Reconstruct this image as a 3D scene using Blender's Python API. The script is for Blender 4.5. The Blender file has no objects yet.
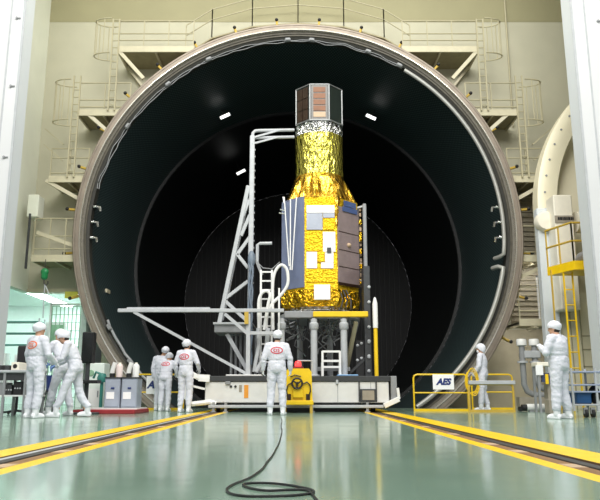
import bpy, math, random
from mathutils import Vector, Matrix, noise
from mathutils.bvhtree import BVHTree
random.seed(7)
PI = math.pi
SC = bpy.context.scene
COL = SC.collection

# ------------------------------------------------------------------ camera
F, PITCH, CH, CX0 = 678.0, math.radians(11.9), 0.45, 298.0
CP, SP = math.cos(PITCH), math.sin(PITCH)
cam_d = bpy.data.cameras.new('camera')
cam = bpy.data.objects.new('camera', cam_d)
COL.objects.link(cam)
cam.location = (0, 0, CH)
cam.rotation_euler = (PI / 2 + PITCH, 0, 0)
cam_d.sensor_width = 36.0
cam_d.lens = F / 600 * 36
cam_d.shift_x = (300 - CX0) / 600
cam_d.clip_end = 200
SC.camera = cam


def at(px, py, Y):
    """the place in the hall, at depth Y, that the sight line px,py meets"""
    dx, dy = (px - CX0) / F, (250 - py) / F
    t = Y / (CP - dy * SP)
    return Vector((dx * t, Y, CH + t * (SP + dy * CP)))


def fl(px, py, z=0.0):
    dx, dy = (px - CX0) / F, (250 - py) / F
    t = (z - CH) / (SP + dy * CP)
    return Vector((dx * t, t * (CP - dy * SP), z))


# ------------------------------------------------------------------ materials
def lin(c):
    return tuple(((v / 255) / 12.92 if v / 255 <= .04045 else ((v / 255 + .055) / 1.055) ** 2.4) for v in c) + (1.0,)


def mat(name, rgb, rough=.5, metal=0.0, var=.08, scale=6.0, bump=0.0, bscale=40.0, emit=0.0, spec=.5, stretch=None):
    m = bpy.data.materials.new(name)
    m.use_nodes = True
    nt = m.node_tree
    b = nt.nodes['Principled BSDF']
    b.inputs['Roughness'].default_value = rough
    b.inputs['Metallic'].default_value = metal
    b.inputs['Specular IOR Level'].default_value = spec
    tc = nt.nodes.new('ShaderNodeTexCoord')
    mp = nt.nodes.new('ShaderNodeMapping')
    nt.links.new(tc.outputs['Object'], mp.inputs['Vector'])
    if stretch:
        mp.inputs['Scale'].default_value = stretch
    n = nt.nodes.new('ShaderNodeTexNoise')
    n.inputs['Scale'].default_value = scale
    n.inputs['Detail'].default_value = 4
    nt.links.new(mp.outputs['Vector'], n.inputs['Vector'])
    r = nt.nodes.new('ShaderNodeValToRGB')
    c = lin(rgb)
    r.color_ramp.elements[0].position = .3
    r.color_ramp.elements[1].position = .7
    r.color_ramp.elements[0].color = tuple(v * (1 - var) for v in c[:3]) + (1,)
    r.color_ramp.elements[1].color = tuple(min(1, v * (1 + var)) for v in c[:3]) + (1,)
    nt.links.new(n.outputs['Fac'], r.inputs['Fac'])
    nt.links.new(r.outputs['Color'], b.inputs['Base Color'])
    if bump:
        n2 = nt.nodes.new('ShaderNodeTexNoise')
        n2.inputs['Scale'].default_value = bscale
        n2.inputs['Detail'].default_value = 3
        nt.links.new(mp.outputs['Vector'], n2.inputs['Vector'])
        bp = nt.nodes.new('ShaderNodeBump')
        bp.inputs['Strength'].default_value = bump
        bp.inputs['Distance'].default_value = .02
        nt.links.new(n2.outputs['Fac'], bp.inputs['Height'])
        nt.links.new(bp.outputs['Normal'], b.inputs['Normal'])
    if emit:
        b.inputs['Emission Color'].default_value = c
        b.inputs['Emission Strength'].default_value = emit
    return m


def foil(name, rgb_a, rgb_b, rough=.22, scale=9.0, strength=.9, metal=1.0, stretch=(1, 1, 1)):
    """crumpled blanket foil: faceted bumps on metal"""
    m = bpy.data.materials.new(name)
    m.use_nodes = True
    nt = m.node_tree
    b = nt.nodes['Principled BSDF']
    b.inputs['Roughness'].default_value = rough
    b.inputs['Metallic'].default_value = metal
    tc = nt.nodes.new('ShaderNodeTexCoord')
    mp = nt.nodes.new('ShaderNodeMapping')
    mp.inputs['Scale'].default_value = stretch
    nt.links.new(tc.outputs['Object'], mp.inputs['Vector'])
    dn = nt.nodes.new('ShaderNodeTexNoise')
    dn.inputs['Scale'].default_value = scale * .7
    nt.links.new(mp.outputs['Vector'], dn.inputs['Vector'])
    mx = nt.nodes.new('ShaderNodeMixRGB')
    mx.inputs['Fac'].default_value = .12
    nt.links.new(mp.outputs['Vector'], mx.inputs['Color1'])
    nt.links.new(dn.outputs['Color'], mx.inputs['Color2'])
    v = nt.nodes.new('ShaderNodeTexVoronoi')
    v.inputs['Scale'].default_value = scale
    nt.links.new(mx.outputs['Color'], v.inputs['Vector'])
    n = nt.nodes.new('ShaderNodeTexNoise')
    n.inputs['Scale'].default_value = scale * 1.7
    n.inputs['Detail'].default_value = 3
    nt.links.new(mp.outputs['Vector'], n.inputs['Vector'])
    ad = nt.nodes.new('ShaderNodeMath')
    ad.operation = 'ADD'
    nt.links.new(v.outputs['Distance'], ad.inputs[0])
    nt.links.new(n.outputs['Fac'], ad.inputs[1])
    bp = nt.nodes.new('ShaderNodeBump')
    bp.inputs['Strength'].default_value = strength
    bp.inputs['Distance'].default_value = .08
    nt.links.new(ad.outputs[0], bp.inputs['Height'])
    nt.links.new(bp.outputs['Normal'], b.inputs['Normal'])
    r = nt.nodes.new('ShaderNodeValToRGB')
    r.color_ramp.elements[0].color = lin(rgb_a)
    r.color_ramp.elements[1].color = lin(rgb_b)
    r.color_ramp.elements[0].position = .35
    r.color_ramp.elements[1].position = .65
    nt.links.new(n.outputs['Fac'], r.inputs['Fac'])
    nt.links.new(r.outputs['Color'], b.inputs['Base Color'])
    return m


M = {}
M['wall'] = mat('wall_paint', (182, 179, 157), .7, var=.04, scale=1.2)
M['wall_side'] = mat('wall_paint_side', (222, 224, 208), .7, var=.04, scale=1.0)
M['band'] = mat('wall_band_paint', (150, 145, 112), .7, var=.04, scale=1.0)
M['white_panel'] = mat('white_panel', (208, 209, 210), .45, var=.015, scale=.8)
M['gray_panel'] = mat('gray_return_panel', (214, 219, 222), .5, var=.02, scale=.8)
M['steel_paint'] = mat('cream_steel', (192, 185, 158), .5, var=.05)
M['rail_paint'] = mat('rail_paint', (172, 165, 136), .55, var=.05)
M['grating'] = mat('deck_underside', (148, 140, 110), .7, var=.1)
M['flange'] = mat('flange_metal', (146, 135, 123), .5, metal=.55, var=.12, scale=3)
M['lip'] = mat('flange_lip', (225, 220, 210), .25, metal=.8, var=.05)
M['flange_in'] = mat('flange_inner', (86, 82, 72), .5, metal=.3, var=.18, scale=8)
M['seal'] = mat('seal_dark', (50, 49, 44), .6, var=.2, scale=12)
M['pipe'] = mat('pipe_gray', (164, 164, 159), .4, metal=.3, var=.06)
M['chrome'] = mat('bright_metal', (225, 225, 225), .2, metal=1.0, var=.05)
M['yellow'] = mat('safety_yellow', (236, 196, 24), .4, var=.06)
M['yellow_dull'] = mat('clamp_yellow', (192, 160, 62), .5, var=.1)
M['black'] = mat('black_part', (26, 26, 27), .5, var=.2)
M['rubber'] = mat('black_rubber', (24, 27, 28), .45, var=.15)
M['dark'] = mat('dark_gray', (56, 58, 60), .5, var=.15)
M['gray'] = mat('machine_gray', (140, 142, 144), .45, var=.08)
M['lightgray'] = mat('light_gray', (178, 181, 184), .45, var=.07)
M['white'] = mat('white_paint', (228, 228, 226), .4, var=.04)
M['cart_white'] = mat('cart_panel', (214, 214, 212), .4, var=.07, scale=4)
M['suit'] = mat('cleanroom_fabric', (212, 214, 224), .75, var=.03, bump=.5, bscale=22)
M['cap'] = mat('cap_fabric', (222, 224, 232), .8, var=.03, bump=.5, bscale=34)
M['boot'] = mat('boot_cover', (232, 234, 238), .6, var=.03)
M['glove'] = mat('white_glove', (226, 228, 232), .55, var=.03)
M['blue_glove'] = mat('blue_glove', (108, 140, 196), .5, var=.05)
M['skin'] = mat('skin', (206, 160, 132), .55, var=.05)
M['hair'] = mat('dark_hair', (34, 29, 27), .6, var=.2, bump=.3, bscale=80)
M['mask'] = mat('face_mask', (232, 236, 240), .7, var=.02)
M['red_ink'] = mat('red_print', (206, 58, 72), .6, var=.05)
M['orange_ink'] = mat('orange_print', (226, 122, 84), .6, var=.05)
M['red'] = mat('red_mat', (150, 40, 46), .5, var=.1)
M['orange'] = mat('orange_sticker', (226, 150, 50), .5, var=.05)
M['navy'] = mat('navy_print', (28, 50, 112), .5, var=.05)
M['blue'] = mat('blue_plastic', (24, 74, 122), .45, var=.08)
M['teal'] = mat('teal_paint', (48, 118, 108), .45, var=.08)
M['green'] = mat('green_hoist', (30, 128, 74), .4, var=.1)
M['green_board'] = mat('green_board', (134, 170, 140), .5, var=.05)
M['rust'] = mat('rust_bed', (104, 78, 54), .75, var=.22, scale=5)
M['steel'] = mat('dark_steel', (64, 62, 60), .6, metal=.2, var=.15)
M['pad'] = mat('pale_pad', (186, 160, 132), .6, var=.08)
M['slate'] = mat('slate_blue_panel', (126, 136, 168), .3, metal=.25, var=.1, scale=3)
M['mauve'] = mat('mauve_panel', (140, 124, 124), .45, metal=.2, var=.1, scale=4)
M['white_tile'] = mat('white_radiator', (238, 238, 238), .3, var=.02)
M['gray_tile'] = mat('gray_radiator', (172, 178, 190), .25, metal=.3, var=.04)
M['bluestrip'] = mat('blue_strip', (66, 84, 128), .35, var=.1)
M['copper'] = mat('copper_brown', (112, 68, 34), .5, metal=.1, var=.15, scale=8)
M['brown'] = mat('brown_panel', (54, 38, 28), .35, metal=.3, var=.2, scale=6)
M['blackpanel'] = mat('black_panel', (22, 32, 29), .35, var=.15)
M['alu'] = mat('aluminium_edge', (200, 202, 204), .3, metal=.8, var=.05)
M['gold'] = foil('gold_foil', (206, 150, 18), (246, 206, 62), .2, 11, .8)
M['gold_dark'] = foil('gold_foil_skirt', (206, 146, 26), (246, 204, 84), .2, 6, .35, stretch=(1.4, 1.4, .35))
M['gold_flat'] = foil('gold_foil_front', (218, 172, 14), (242, 202, 40), .35, 18, .4, metal=.7)
M['gold_green'] = foil('greenish_gold_foil', (172, 164, 56), (220, 210, 112), .2, 11, .5, stretch=(1, 1, .45))
M['silver'] = foil('silver_foil', (190, 190, 188), (245, 245, 245), .2, 9, 1.0)
M['lamp'] = mat('lamp_glow', (255, 255, 250), .4, emit=1.8)
M['strip'] = mat('strip_glow', (240, 255, 252), .4, emit=15.0)
M['beacon'] = mat('beacon_red', (255, 60, 60), .3, emit=1.6)
M['maroon'] = mat('beacon_body', (130, 42, 46), .35, var=.1)
M['cream_box'] = mat('cream_box', (236, 230, 214), .45, var=.03)
M['door_white'] = mat('door_enamel', (236, 228, 200), .45, var=.03, scale=1)
M['door_gray'] = mat('door_frame_gray', (208, 214, 218), .45, var=.03, scale=1)
M['hall_white'] = mat('annex_white', (228, 240, 235), .6, var=.03)
M['tan_block'] = mat('gray_brown_block', (150, 142, 128), .6, var=.1)
M['paper'] = mat('paper', (240, 240, 240), .7, var=.01)
M['screen'] = mat('dark_screen', (18, 22, 22), .25, var=.1)


def floor_mat():
    m = mat('green_epoxy', (128, 153, 137), .12, var=.05, scale=.6, spec=.52)
    nt = m.node_tree
    b = nt.nodes['Principled BSDF']
    tc = nt.nodes.new('ShaderNodeTexCoord')
    n = nt.nodes.new('ShaderNodeTexNoise')
    n.inputs['Scale'].default_value = 1.2
    n.inputs['Detail'].default_value = 6
    nt.links.new(tc.outputs['Object'], n.inputs['Vector'])
    mr = nt.nodes.new('ShaderNodeMapRange')
    mr.inputs['To Min'].default_value = .06
    mr.inputs['To Max'].default_value = .20
    nt.links.new(n.outputs['Fac'], mr.inputs['Value'])
    nt.links.new(mr.outputs['Result'], b.inputs['Roughness'])
    n2 = nt.nodes.new('ShaderNodeTexNoise')
    n2.inputs['Scale'].default_value = 2.5
    nt.links.new(tc.outputs['Object'], n2.inputs['Vector'])
    bp = nt.nodes.new('ShaderNodeBump')
    bp.inputs['Strength'].default_value = .06
    bp.inputs['Distance'].default_value = .02
    nt.links.new(n2.outputs['Fac'], bp.inputs['Height'])
    nt.links.new(bp.outputs['Normal'], b.inputs['Normal'])
    return m


def shroud_mat(name, a, b_, zc, fa, fy, rough=.45):
    """black louvred lining: small dots by angle and depth round the chamber axis"""
    m = bpy.data.materials.new(name)
    m.use_nodes = True
    nt = m.node_tree
    b = nt.nodes['Principled BSDF']
    b.inputs['Roughness'].default_value = rough
    b.inputs['Specular IOR Level'].default_value = .35
    L = nt.links.new
    N = nt.nodes.new
    tc = N('ShaderNodeTexCoord')
    sx = N('ShaderNodeSeparateXYZ')
    L(tc.outputs['Object'], sx.inputs[0])

    def mth(op, i0, i1=None):
        k = N('ShaderNodeMath')
        k.operation = op
        for s, i in ((0, i0), (1, i1)):
            if i is None:
                continue
            if isinstance(i, (int, float)):
                k.inputs[s].default_value = i
            else:
                L(i, k.inputs[s])
        return k.outputs[0]
    zz = mth('SUBTRACT', sx.outputs['Z'], zc)
    ang = mth('ARCTAN2', sx.outputs['X'], zz)
    s1 = mth('SINE', mth('MULTIPLY', ang, fa))
    s2 = mth('SINE', mth('MULTIPLY', sx.outputs['Y'], fy))
    p = mth('MULTIPLY', s1, s2)
    r = N('ShaderNodeValToRGB')
    r.color_ramp.elements[0].position = .0
    r.color_ramp.elements[1].position = .55
    r.color_ramp.elements[0].color = lin(a)
    r.color_ramp.elements[1].color = lin(b_)
    L(p, r.inputs['Fac'])
    L(r.outputs['Color'], b.inputs['Base Color'])
    return m


# ------------------------------------------------------------------ mesh building
class MB:
    def __init__(s):
        s.V, s.F, s.S, s.MI = [], [], [], []
        s.mi = 0

    def add(s, vs, fs, smooth=False):
        o = len(s.V)
        s.V += [Vector(v) for v in vs]
        for f in fs:
            s.F.append(tuple(i + o for i in f))
            s.S.append(smooth)
            s.MI.append(s.mi)
        return s

    def box(s, c, size, rot=None, bev=0.0):
        c = Vector(c)
        hx, hy, hz = [v / 2 for v in size]
        b = min(bev, hx * .9, hy * .9, hz * .9)
        if b <= 0:
            vs = [Vector((x, y, z)) for x in (-hx, hx) for y in (-hy, hy) for z in (-hz, hz)]
            fs = [(0, 1, 3, 2), (4, 6, 7, 5), (0, 4, 5, 1), (2, 3, 7, 6), (0, 2, 6, 4), (1, 5, 7, 3)]
        else:
            vs, idx = [], {}
            for sx in (-1, 1):
                for sy in (-1, 1):
                    for sz in (-1, 1):
                        for k in range(3):
                            p = [sx * (hx - b), sy * (hy - b), sz * (hz - b)]
                            p[k] = (sx * hx, sy * hy, sz * hz)[k]
                            idx[(sx, sy, sz, k)] = len(vs)
                            vs.append(Vector(p))
            fs = []
            for k in range(3):
                i, j = [(1, 2), (2, 0), (0, 1)][k]
                for sg in (-1, 1):
                    q = []
                    for a_, b2 in ((-1, -1), (1, -1), (1, 1), (-1, 1)):
                        t = [0, 0, 0]
                        t[k], t[i], t[j] = sg, a_, b2
                        q.append(idx[(t[0], t[1], t[2], k)])
                    fs.append(tuple(q if sg > 0 else q[::-1]))
            for k in range(3):          # edge bevels along axis k
                i, j = [(1, 2), (2, 0), (0, 1)][k]
                for a_ in (-1, 1):
                    for b2 in (-1, 1):
                        q = []
                        for (e, kk) in ((-1, i), (1, i), (1, j), (-1, j)):
                            t = [0, 0, 0]
                            t[k], t[i], t[j] = e, a_, b2
                            q.append(idx[(t[0], t[1], t[2], kk)])
                        fs.append(tuple(q))
            for sx in (-1, 1):
                for sy in (-1, 1):
                    for sz in (-1, 1):
                        fs.append(tuple(idx[(sx, sy, sz, k)] for k in range(3)))
        if rot is not None:
            vs = [rot @ v for v in vs]
        return s.add([v + c for v in vs], fs)

    def span(s, a, b, bev=0.0):
        """box between two corners"""
        a, b = Vector(a), Vector(b)
        return s.box((a + b) / 2, [abs(v) for v in (b - a)], bev=bev)

    def beam(s, p, q, w, h=None, up=(0, 0, 1), bev=0.0):
        p, q = Vector(p), Vector(q)
        d = (q - p)
        L = d.length
        d.normalize()
        u = Vector(up)
        if abs(d.dot(u)) > .98:
            u = Vector((0, 1, 0))
        x = d.cross(u).normalized()
        z = x.cross(d).normalized()
        R = Matrix((x, d, z)).transposed()
        return s.box((p + q) / 2, (w, L, h or w), R, bev)

    def tube(s, pts, r, n=8, closed=False, cap=True, smooth=True):
        pts = [Vector(p) for p in pts]
        rs = r if isinstance(r, (list, tuple)) else [r] * len(pts)
        N = len(pts)
        vs, fs = [], []
        prev = None
        for i, p in enumerate(pts):
            if closed:
                d = pts[(i + 1) % N] - pts[i - 1]
            else:
                d = pts[min(i + 1, N - 1)] - pts[max(i - 1, 0)]
            d.normalize()
            if prev is None:
                u = Vector((0, 0, 1)) if abs(d.z) < .9 else Vector((0, 1, 0))
                x = d.cross(u).normalized()
            else:
                x = (prev - d * prev.dot(d))
                x = x.normalized() if x.length > 1e-6 else d.orthogonal().normalized()
            prev = x
            y = d.cross(x)
            for k in range(n):
                a = 2 * PI * k / n
                vs.append(p + (x * math.cos(a) + y * math.sin(a)) * rs[i])
        for i in range(N if closed else N - 1):
            j = (i + 1) % N
            for k in range(n):
                fs.append((i * n + k, i * n + (k + 1) % n, j * n + (k + 1) % n, j * n + k))
        s.add(vs, fs, smooth)
        if cap and not closed:
            o = len(s.V) - len(vs)
            s.F.append(tuple(o + k for k in range(n))[::-1]); s.S.append(False); s.MI.append(s.mi)
            s.F.append(tuple(o + (N - 1) * n + k for k in range(n))); s.S.append(False); s.MI.append(s.mi)
        return s

    def cyl(s, p, q, r, n=14, r2=None):
        return s.tube([p, q], [r, r if r2 is None else r2], n)

    def lathe(s, c, prof, axis='Z', n=32, smooth=True, a0=0.0, a1=2 * PI, phase=0.0):
        """prof: (radius, along axis); angle measured about the axis"""
        c = Vector(c)
        full = abs(a1 - a0 - 2 * PI) < 1e-6
        m = n if full else n + 1
        vs, fs = [], []
        for r, h in prof:
            for k in range(m):
                a = a0 + (a1 - a0) * k / n + phase
                if axis == 'Z':
                    vs.append(c + Vector((r * math.cos(a), r * math.sin(a), h)))
                elif axis == 'Y':
                    vs.append(c + Vector((r * math.sin(a), h, r * math.cos(a))))
                else:
                    vs.append(c + Vector((h, r * math.cos(a), r * math.sin(a))))
        for i in range(len(prof) - 1):
            for k in range(n):
                k2 = (k + 1) % m
                fs.append((i * m + k, i * m + k2, (i + 1) * m + k2, (i + 1) * m + k))
        return s.add(vs, fs, smooth)

    def ball(s, c, r, nu=14, nv=10, rot=None):
        c = Vector(c)
        r = r if isinstance(r, (list, tuple)) else (r, r, r)
        vs = [Vector((0, 0, r[2]))]
        for i in range(1, nv):
            t = PI * i / nv
            for k in range(nu):
                a = 2 * PI * k / nu
                vs.append(Vector((r[0] * math.sin(t) * math.cos(a), r[1] * math.sin(t) * math.sin(a), r[2] * math.cos(t))))
        vs.append(Vector((0, 0, -r[2])))
        fs = [(0, 1 + k, 1 + (k + 1) % nu) for k in range(nu)]
        for i in range(nv - 2):
            for k in range(nu):
                fs.append((1 + i * nu + k, 1 + (i + 1) * nu + k, 1 + (i + 1) * nu + (k + 1) % nu, 1 + i * nu + (k + 1) % nu))
        o = 1 + (nv - 2) * nu
        fs += [(o + k, len(vs) - 1, o + (k + 1) % nu) for k in range(nu)]
        if rot is not None:
            vs = [rot @ v for v in vs]
        return s.add([v + c for v in vs], fs, True)

    def prism(s, poly, y0, y1):
        """poly in (x, z) extruded along Y"""
        n = len(poly)
        vs = [(x, y0, z) for x, z in poly] + [(x, y1, z) for x, z in poly]
        fs = [tuple(range(n))[::-1], tuple(range(n, 2 * n))] + [(k, (k + 1) % n, n + (k + 1) % n, n + k) for k in range(n)]
        return s.add(vs, fs)

    def octa(s, c, prof, phase=PI / 8, n=8):
        """closed faceted column: prof of (apothem, z)"""
        k = 1 / math.cos(PI / n)
        p = [(max(a, 1e-4) * k, z) for a, z in prof]
        return s.lathe(c, [(1e-4, prof[0][1])] + p + [(1e-4, prof[-1][1])], 'Z', n, False, phase=phase)

    def loft(s, rings, smooth=True):
        """rings: lists of Vectors of equal length; closed with end fans"""
        n = len(rings[0])
        vs = [v for r in rings for v in r]
        fs = []
        for i in range(len(rings) - 1):
            for k in range(n):
                fs.append((i * n + k, i * n + (k + 1) % n, (i + 1) * n + (k + 1) % n, (i + 1) * n + k))
        fs.append(tuple(range(n))[::-1])
        fs.append(tuple((len(rings) - 1) * n + k for k in range(n)))
        return s.add(vs, fs, smooth)

    def build(s, name, material, parent=None, origin=None):
        org = Vector((0, 0, 0))
        if parent is not None:
            p = parent
            while p is not None:
                org += p.location
                p = p.parent
        elif origin is not None:
            org = Vector(origin)
        me = bpy.data.meshes.new(name)
        me.from_pydata([v - org for v in s.V], [], s.F)
        me.polygons.foreach_set('use_smooth', s.S)
        for mm in (material if isinstance(material, (list, tuple)) else [material]):
            me.materials.append(mm)
        me.polygons.foreach_set('material_index', s.MI)
        me.update()
        if any(s.S) and len(s.F) < 20000:
            me.set_sharp_from_angle(angle=math.radians(42))
        o = bpy.data.objects.new(name, me)
        COL.objects.link(o)
        if parent is not None:
            o.parent = parent
        elif origin is not None:
            o.location = origin
        return o


def tag(o, label, cat, group=None):
    o['label'] = label
    o['category'] = cat
    if group:
        o['group'] = group
    return o


def thing(name, loc, label, cat, group=None):
    o = bpy.data.objects.new(name, None)
    o.empty_display_size = .1
    COL.objects.link(o)
    o.location = loc
    return tag(o, label, cat, group)


def struct(o):
    o['kind'] = 'structure'
    return o


def copy_tree(o, parent=None):
    c = o.copy()
    COL.objects.link(c)
    c.parent = parent
    for ch in list(o.children):
        copy_tree(ch, c)
    return c


def fuse(mb, voxel, smooth=4, fac=.5):
    """one continuous surface out of overlapping shapes"""
    me = bpy.data.meshes.new('fuse')
    me.from_pydata([tuple(v) for v in mb.V], [], mb.F)
    o = bpy.data.objects.new('fuse', me)
    COL.objects.link(o)
    r = o.modifiers.new('r', 'REMESH')
    r.mode = 'VOXEL'
    r.voxel_size = voxel
    if smooth:
        k = o.modifiers.new('s', 'SMOOTH')
        k.factor = fac
        k.iterations = smooth
    dg = bpy.context.evaluated_depsgraph_get()
    dg.update()
    ev = o.evaluated_get(dg)
    m2 = ev.to_mesh()
    out = MB()
    out.add([v.co.copy() for v in m2.vertices], [tuple(p.vertices) for p in m2.polygons], True)
    nrm = [v.normal.copy() for v in m2.vertices]
    ev.to_mesh_clear()
    bpy.data.objects.remove(o)
    bpy.data.meshes.remove(me)
    return out, nrm


def arc(c, r, a0, a1, n, plane='XZ', y=0.0):
    """points on a circle; angle from up, clockwise as seen by the camera"""
    out = []
    for i in range(n + 1):
        a = a0 + (a1 - a0) * i / n
        out.append(Vector((c[0] + r * math.sin(a), y, c[1] + r * math.cos(a))))
    return out


# ------------------------------------------------------------------ the setting
ZC, RC = 5.58, 7.19            # chamber axis height, flange radius
YF, YW = 21.0, 22.6            # flange face, back wall
ZO = 3.77                      # top of the low opening at the left corner
# floor: green epoxy with the yellow edge lines of the two rail trenches, and gaps where the trenches run
xs = [(-24, -2.38, 0), (-2.38, -2.13, 1), (-1.80, -1.67, 1), (-1.67, 1.55, 0), (1.55, 1.68, 1), (1.97, 2.30, 1), (2.30, 24, 0)]
mb = MB()
for x0, x1, mi in xs:
    mb.mi = mi
    ys = [-3 + k * 1.6 for k in range(15)] + [20.95]
    for ya, yb in zip(ys[:-1], ys[1:]):
        mb.add([(x0, ya, 0), (x1, ya, 0), (x1, yb, 0), (x0, yb, 0)], [(0, 1, 2, 3)])
mb.mi = 0
for x0, x1 in ((-24, -4.47), (4.47, 24)):
    mb.add([(x0, 20.95, 0), (x1, 20.95, 0), (x1, 31, 0), (x0, 31, 0)], [(0, 1, 2, 3)])
mb.add([(-4.47, 20.95, 0), (4.47, 20.95, 0), (4.47, 20.95, -.6), (-4.47, 20.95, -.6)], [(3, 2, 1, 0)])
fm = floor_mat()
struct(mb.build('floor', [fm, M['yellow']]))

# back wall in upright strips round the chamber's round hole and the low opening
mb = MB()
n = 250
X0, X1, ZT = -9.1, 16.0, 17.0
def gaps(x):
    g = []
    if x < -6.45:
        g.append((0, ZO))
    if abs(x) < 7.0:
        h = math.sqrt(7.0 ** 2 - x * x)
        g.append((ZC - h, ZC + h))
    return g
for k in range(n):
    xa, xb = X0 + (X1 - X0) * k / n, X0 + (X1 - X0) * (k + 1) / n
    ga, xm = gaps((xa + xb) / 2), 0
    iv = [(0.0, ZT)]
    for g0, g1 in ga:
        nv = []
        for a, b in iv:
            if g1 <= a or g0 >= b:
                nv.append((a, b))
            else:
                if g0 > a: nv.append((a, g0))
                if g1 < b: nv.append((g1, b))
        iv = nv
    for a, b in iv:
        mb.span((xa, YW, a), (xb, YW + .3, b))
struct(mb.build('wall_back', M['wall']))
struct(MB().span((-9.35, 17.0, ZO), (-9.1, YW + .3, ZT)).build('wall_left', M['wall_side']))
struct(MB().span((16.0, 17.0, 0), (16.25, YW + .3, ZT)).build('wall_right', M['wall_side']))
struct(MB().span((-14, -3, ZT), (16.3, YW + .3, ZT + .2)).build('ceiling', M['wall_side']))
# upper band of the back wall (crane girder level) and wall panel seams
struct(MB().span((-9.1, YW - .015, 13.75), (16, YW, 16.9)).build('trim_1', M['band']))
struct(MB().span((-9.1, YW - .06, ZO - .02), (-6.4, YW + .32, ZO + .1)).build('trim_3', M['steel_paint']))

# big white jamb walls of the hall doorway, gray return faces, panel joints
for sgn, nm in ((-1, 'left'), (1, 'right')):
    mb = MB()
    xa, xb = sorted((sgn * 7.29, sgn * 16))
    mb.span((xa, 16.4, 0), (xb, 17.0, ZT))
    w = mb.build('wall_front_' + nm, [M['white_panel'], M['gray_panel']])
    for p in w.data.polygons:
        if abs(p.normal.x) > .9:
            p.material_index = 1
    struct(w)
    mb = MB()
    mb.span((sgn * 7.62, 16.385, 0), (sgn * 7.66, 16.4, ZT))
    mb.span((sgn * 7.27, 16.39, 0), (sgn * 7.33, 16.4, ZT))
    struct(mb.build('trim_' + str(4 if sgn < 0 else 5), M['lightgray']))
for i, (px, py) in enumerate(((17, 18), (11, 86), (4, 157), (598, 21))):
    p = at(px, py, 16.38)
    o = MB().lathe((p.x, 16.4, p.z), [(.0, -.05), (.03, -.05), (.035, -.03), (.035, 0)], 'Y', 12).box((p.x + .05, 16.385, p.z), (.09, .03, .03)).build('bolt', M['gray'], origin=(p.x, 16.4, p.z))
    tag(o, ['small gray bolt high on the left white wall panel', 'gray bolt at middle height on the left white wall panel',
            'lowest small gray bolt on the left white wall panel', 'small gray bolt on the right white wall panel'][i], 'bolt')

# annex: bright low room seen through the opening at the left
mb = MB()
mb.span((-20, 29, 0), (-7.15, 29.2, 4.1))
struct(mb.build('wall_annex_back', M['hall_white']))
struct(MB().span((-20.2, 17, 0), (-20, 29.2, 4.1)).build('wall_annex_left', M['hall_white']))
struct(MB().span((-7.35, YW + .32, 0), (-7.15, 29, 4.1)).build('wall_annex_right', M['hall_white']))
mb = MB()
mb.span((-20, 17, 4.1), (-9.36, YW + .3, 4.3)).span((-20, YW + .31, 4.1), (-7.15, 29.2, 4.3))
struct(mb.build('ceiling_annex', M['hall_white']))

# ------------------------------------------------------------------ vacuum chamber
ch = thing('vacuum_chamber', (0, YF, 0), 'huge round black-lined vacuum chamber with a wide metal flange, open towards the hall', 'vacuum chamber')
C0 = (0, 0, ZC)
MB().lathe(C0, [(7.0, YW + .3), (RC, YW + .2), (RC, YF + .04), (RC - .03, YF), (7.11, YF), (7.105, YF + .02), (7.09, YF + .02), (7.085, YF), (6.97, YF)], 'Y', 160).build('flange', M['flange'], ch)
MB().lathe(C0, [(6.975, YF), (6.965, YF - .035), (6.93, YF - .035), (6.915, YF + .12)], 'Y', 160).build('lip', M['lip'], ch)
MB().lathe(C0, [(6.92, YF + .1), (6.86, YF + .12), (6.855, YF + .16), (6.80, YF + .16), (6.80, YF + .22)], 'Y', 160).build('inner_ring', M['flange_in'], ch)
MB().lathe(C0, [(6.80, YF + .2), (6.72, YF + .26), (6.70, YF + .5)], 'Y', 160).build('seal_ring', M['seal'], ch)
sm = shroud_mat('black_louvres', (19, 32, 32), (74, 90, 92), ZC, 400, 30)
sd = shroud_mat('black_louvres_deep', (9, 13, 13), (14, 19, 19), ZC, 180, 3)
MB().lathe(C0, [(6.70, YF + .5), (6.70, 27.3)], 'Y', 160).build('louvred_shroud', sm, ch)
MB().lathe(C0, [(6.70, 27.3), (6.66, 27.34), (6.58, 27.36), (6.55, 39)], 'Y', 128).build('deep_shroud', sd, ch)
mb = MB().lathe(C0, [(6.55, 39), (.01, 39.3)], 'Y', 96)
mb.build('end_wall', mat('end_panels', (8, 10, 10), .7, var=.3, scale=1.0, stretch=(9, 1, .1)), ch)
mb = MB()
for k in range(-21, 22):
    x = k * .28
    h = math.sqrt(6.4 ** 2 - x * x)
    mb.span((x - .03, 38.95, ZC - h), (x + .03, 39.1, ZC + h))
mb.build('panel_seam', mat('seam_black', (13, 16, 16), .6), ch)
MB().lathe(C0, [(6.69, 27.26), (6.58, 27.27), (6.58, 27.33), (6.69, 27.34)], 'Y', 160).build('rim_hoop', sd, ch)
# door clamps round the flange: yellow arms with dark knobs
for k in range(32):
    a = math.radians(5.625 + 11.25 * k)
    rr = Vector((math.sin(a), 0, math.cos(a)))
    if ZC + 7.5 * rr.z < .1:
        continue
    p0 = Vector((0, YF + .4, ZC)) + rr * 7.14
    p1 = p0 + rr * .42
    side = math.copysign(1, rr.x)
    cl = MB().beam(p0, p1 + rr * .05, .075, .09, up=(0, 1, 0), bev=.015).box(p0 + rr * .06, (.16, .2, .16), bev=.03).build('clamp', M['yellow_dull'], ch)
    MB().ball(p1 + Vector((0, -.05, 0)), .06, 10, 8).cyl(p1, p1 + Vector((0, -.12, 0)), .025, 8).build('knob', M['black'], cl)

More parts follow.
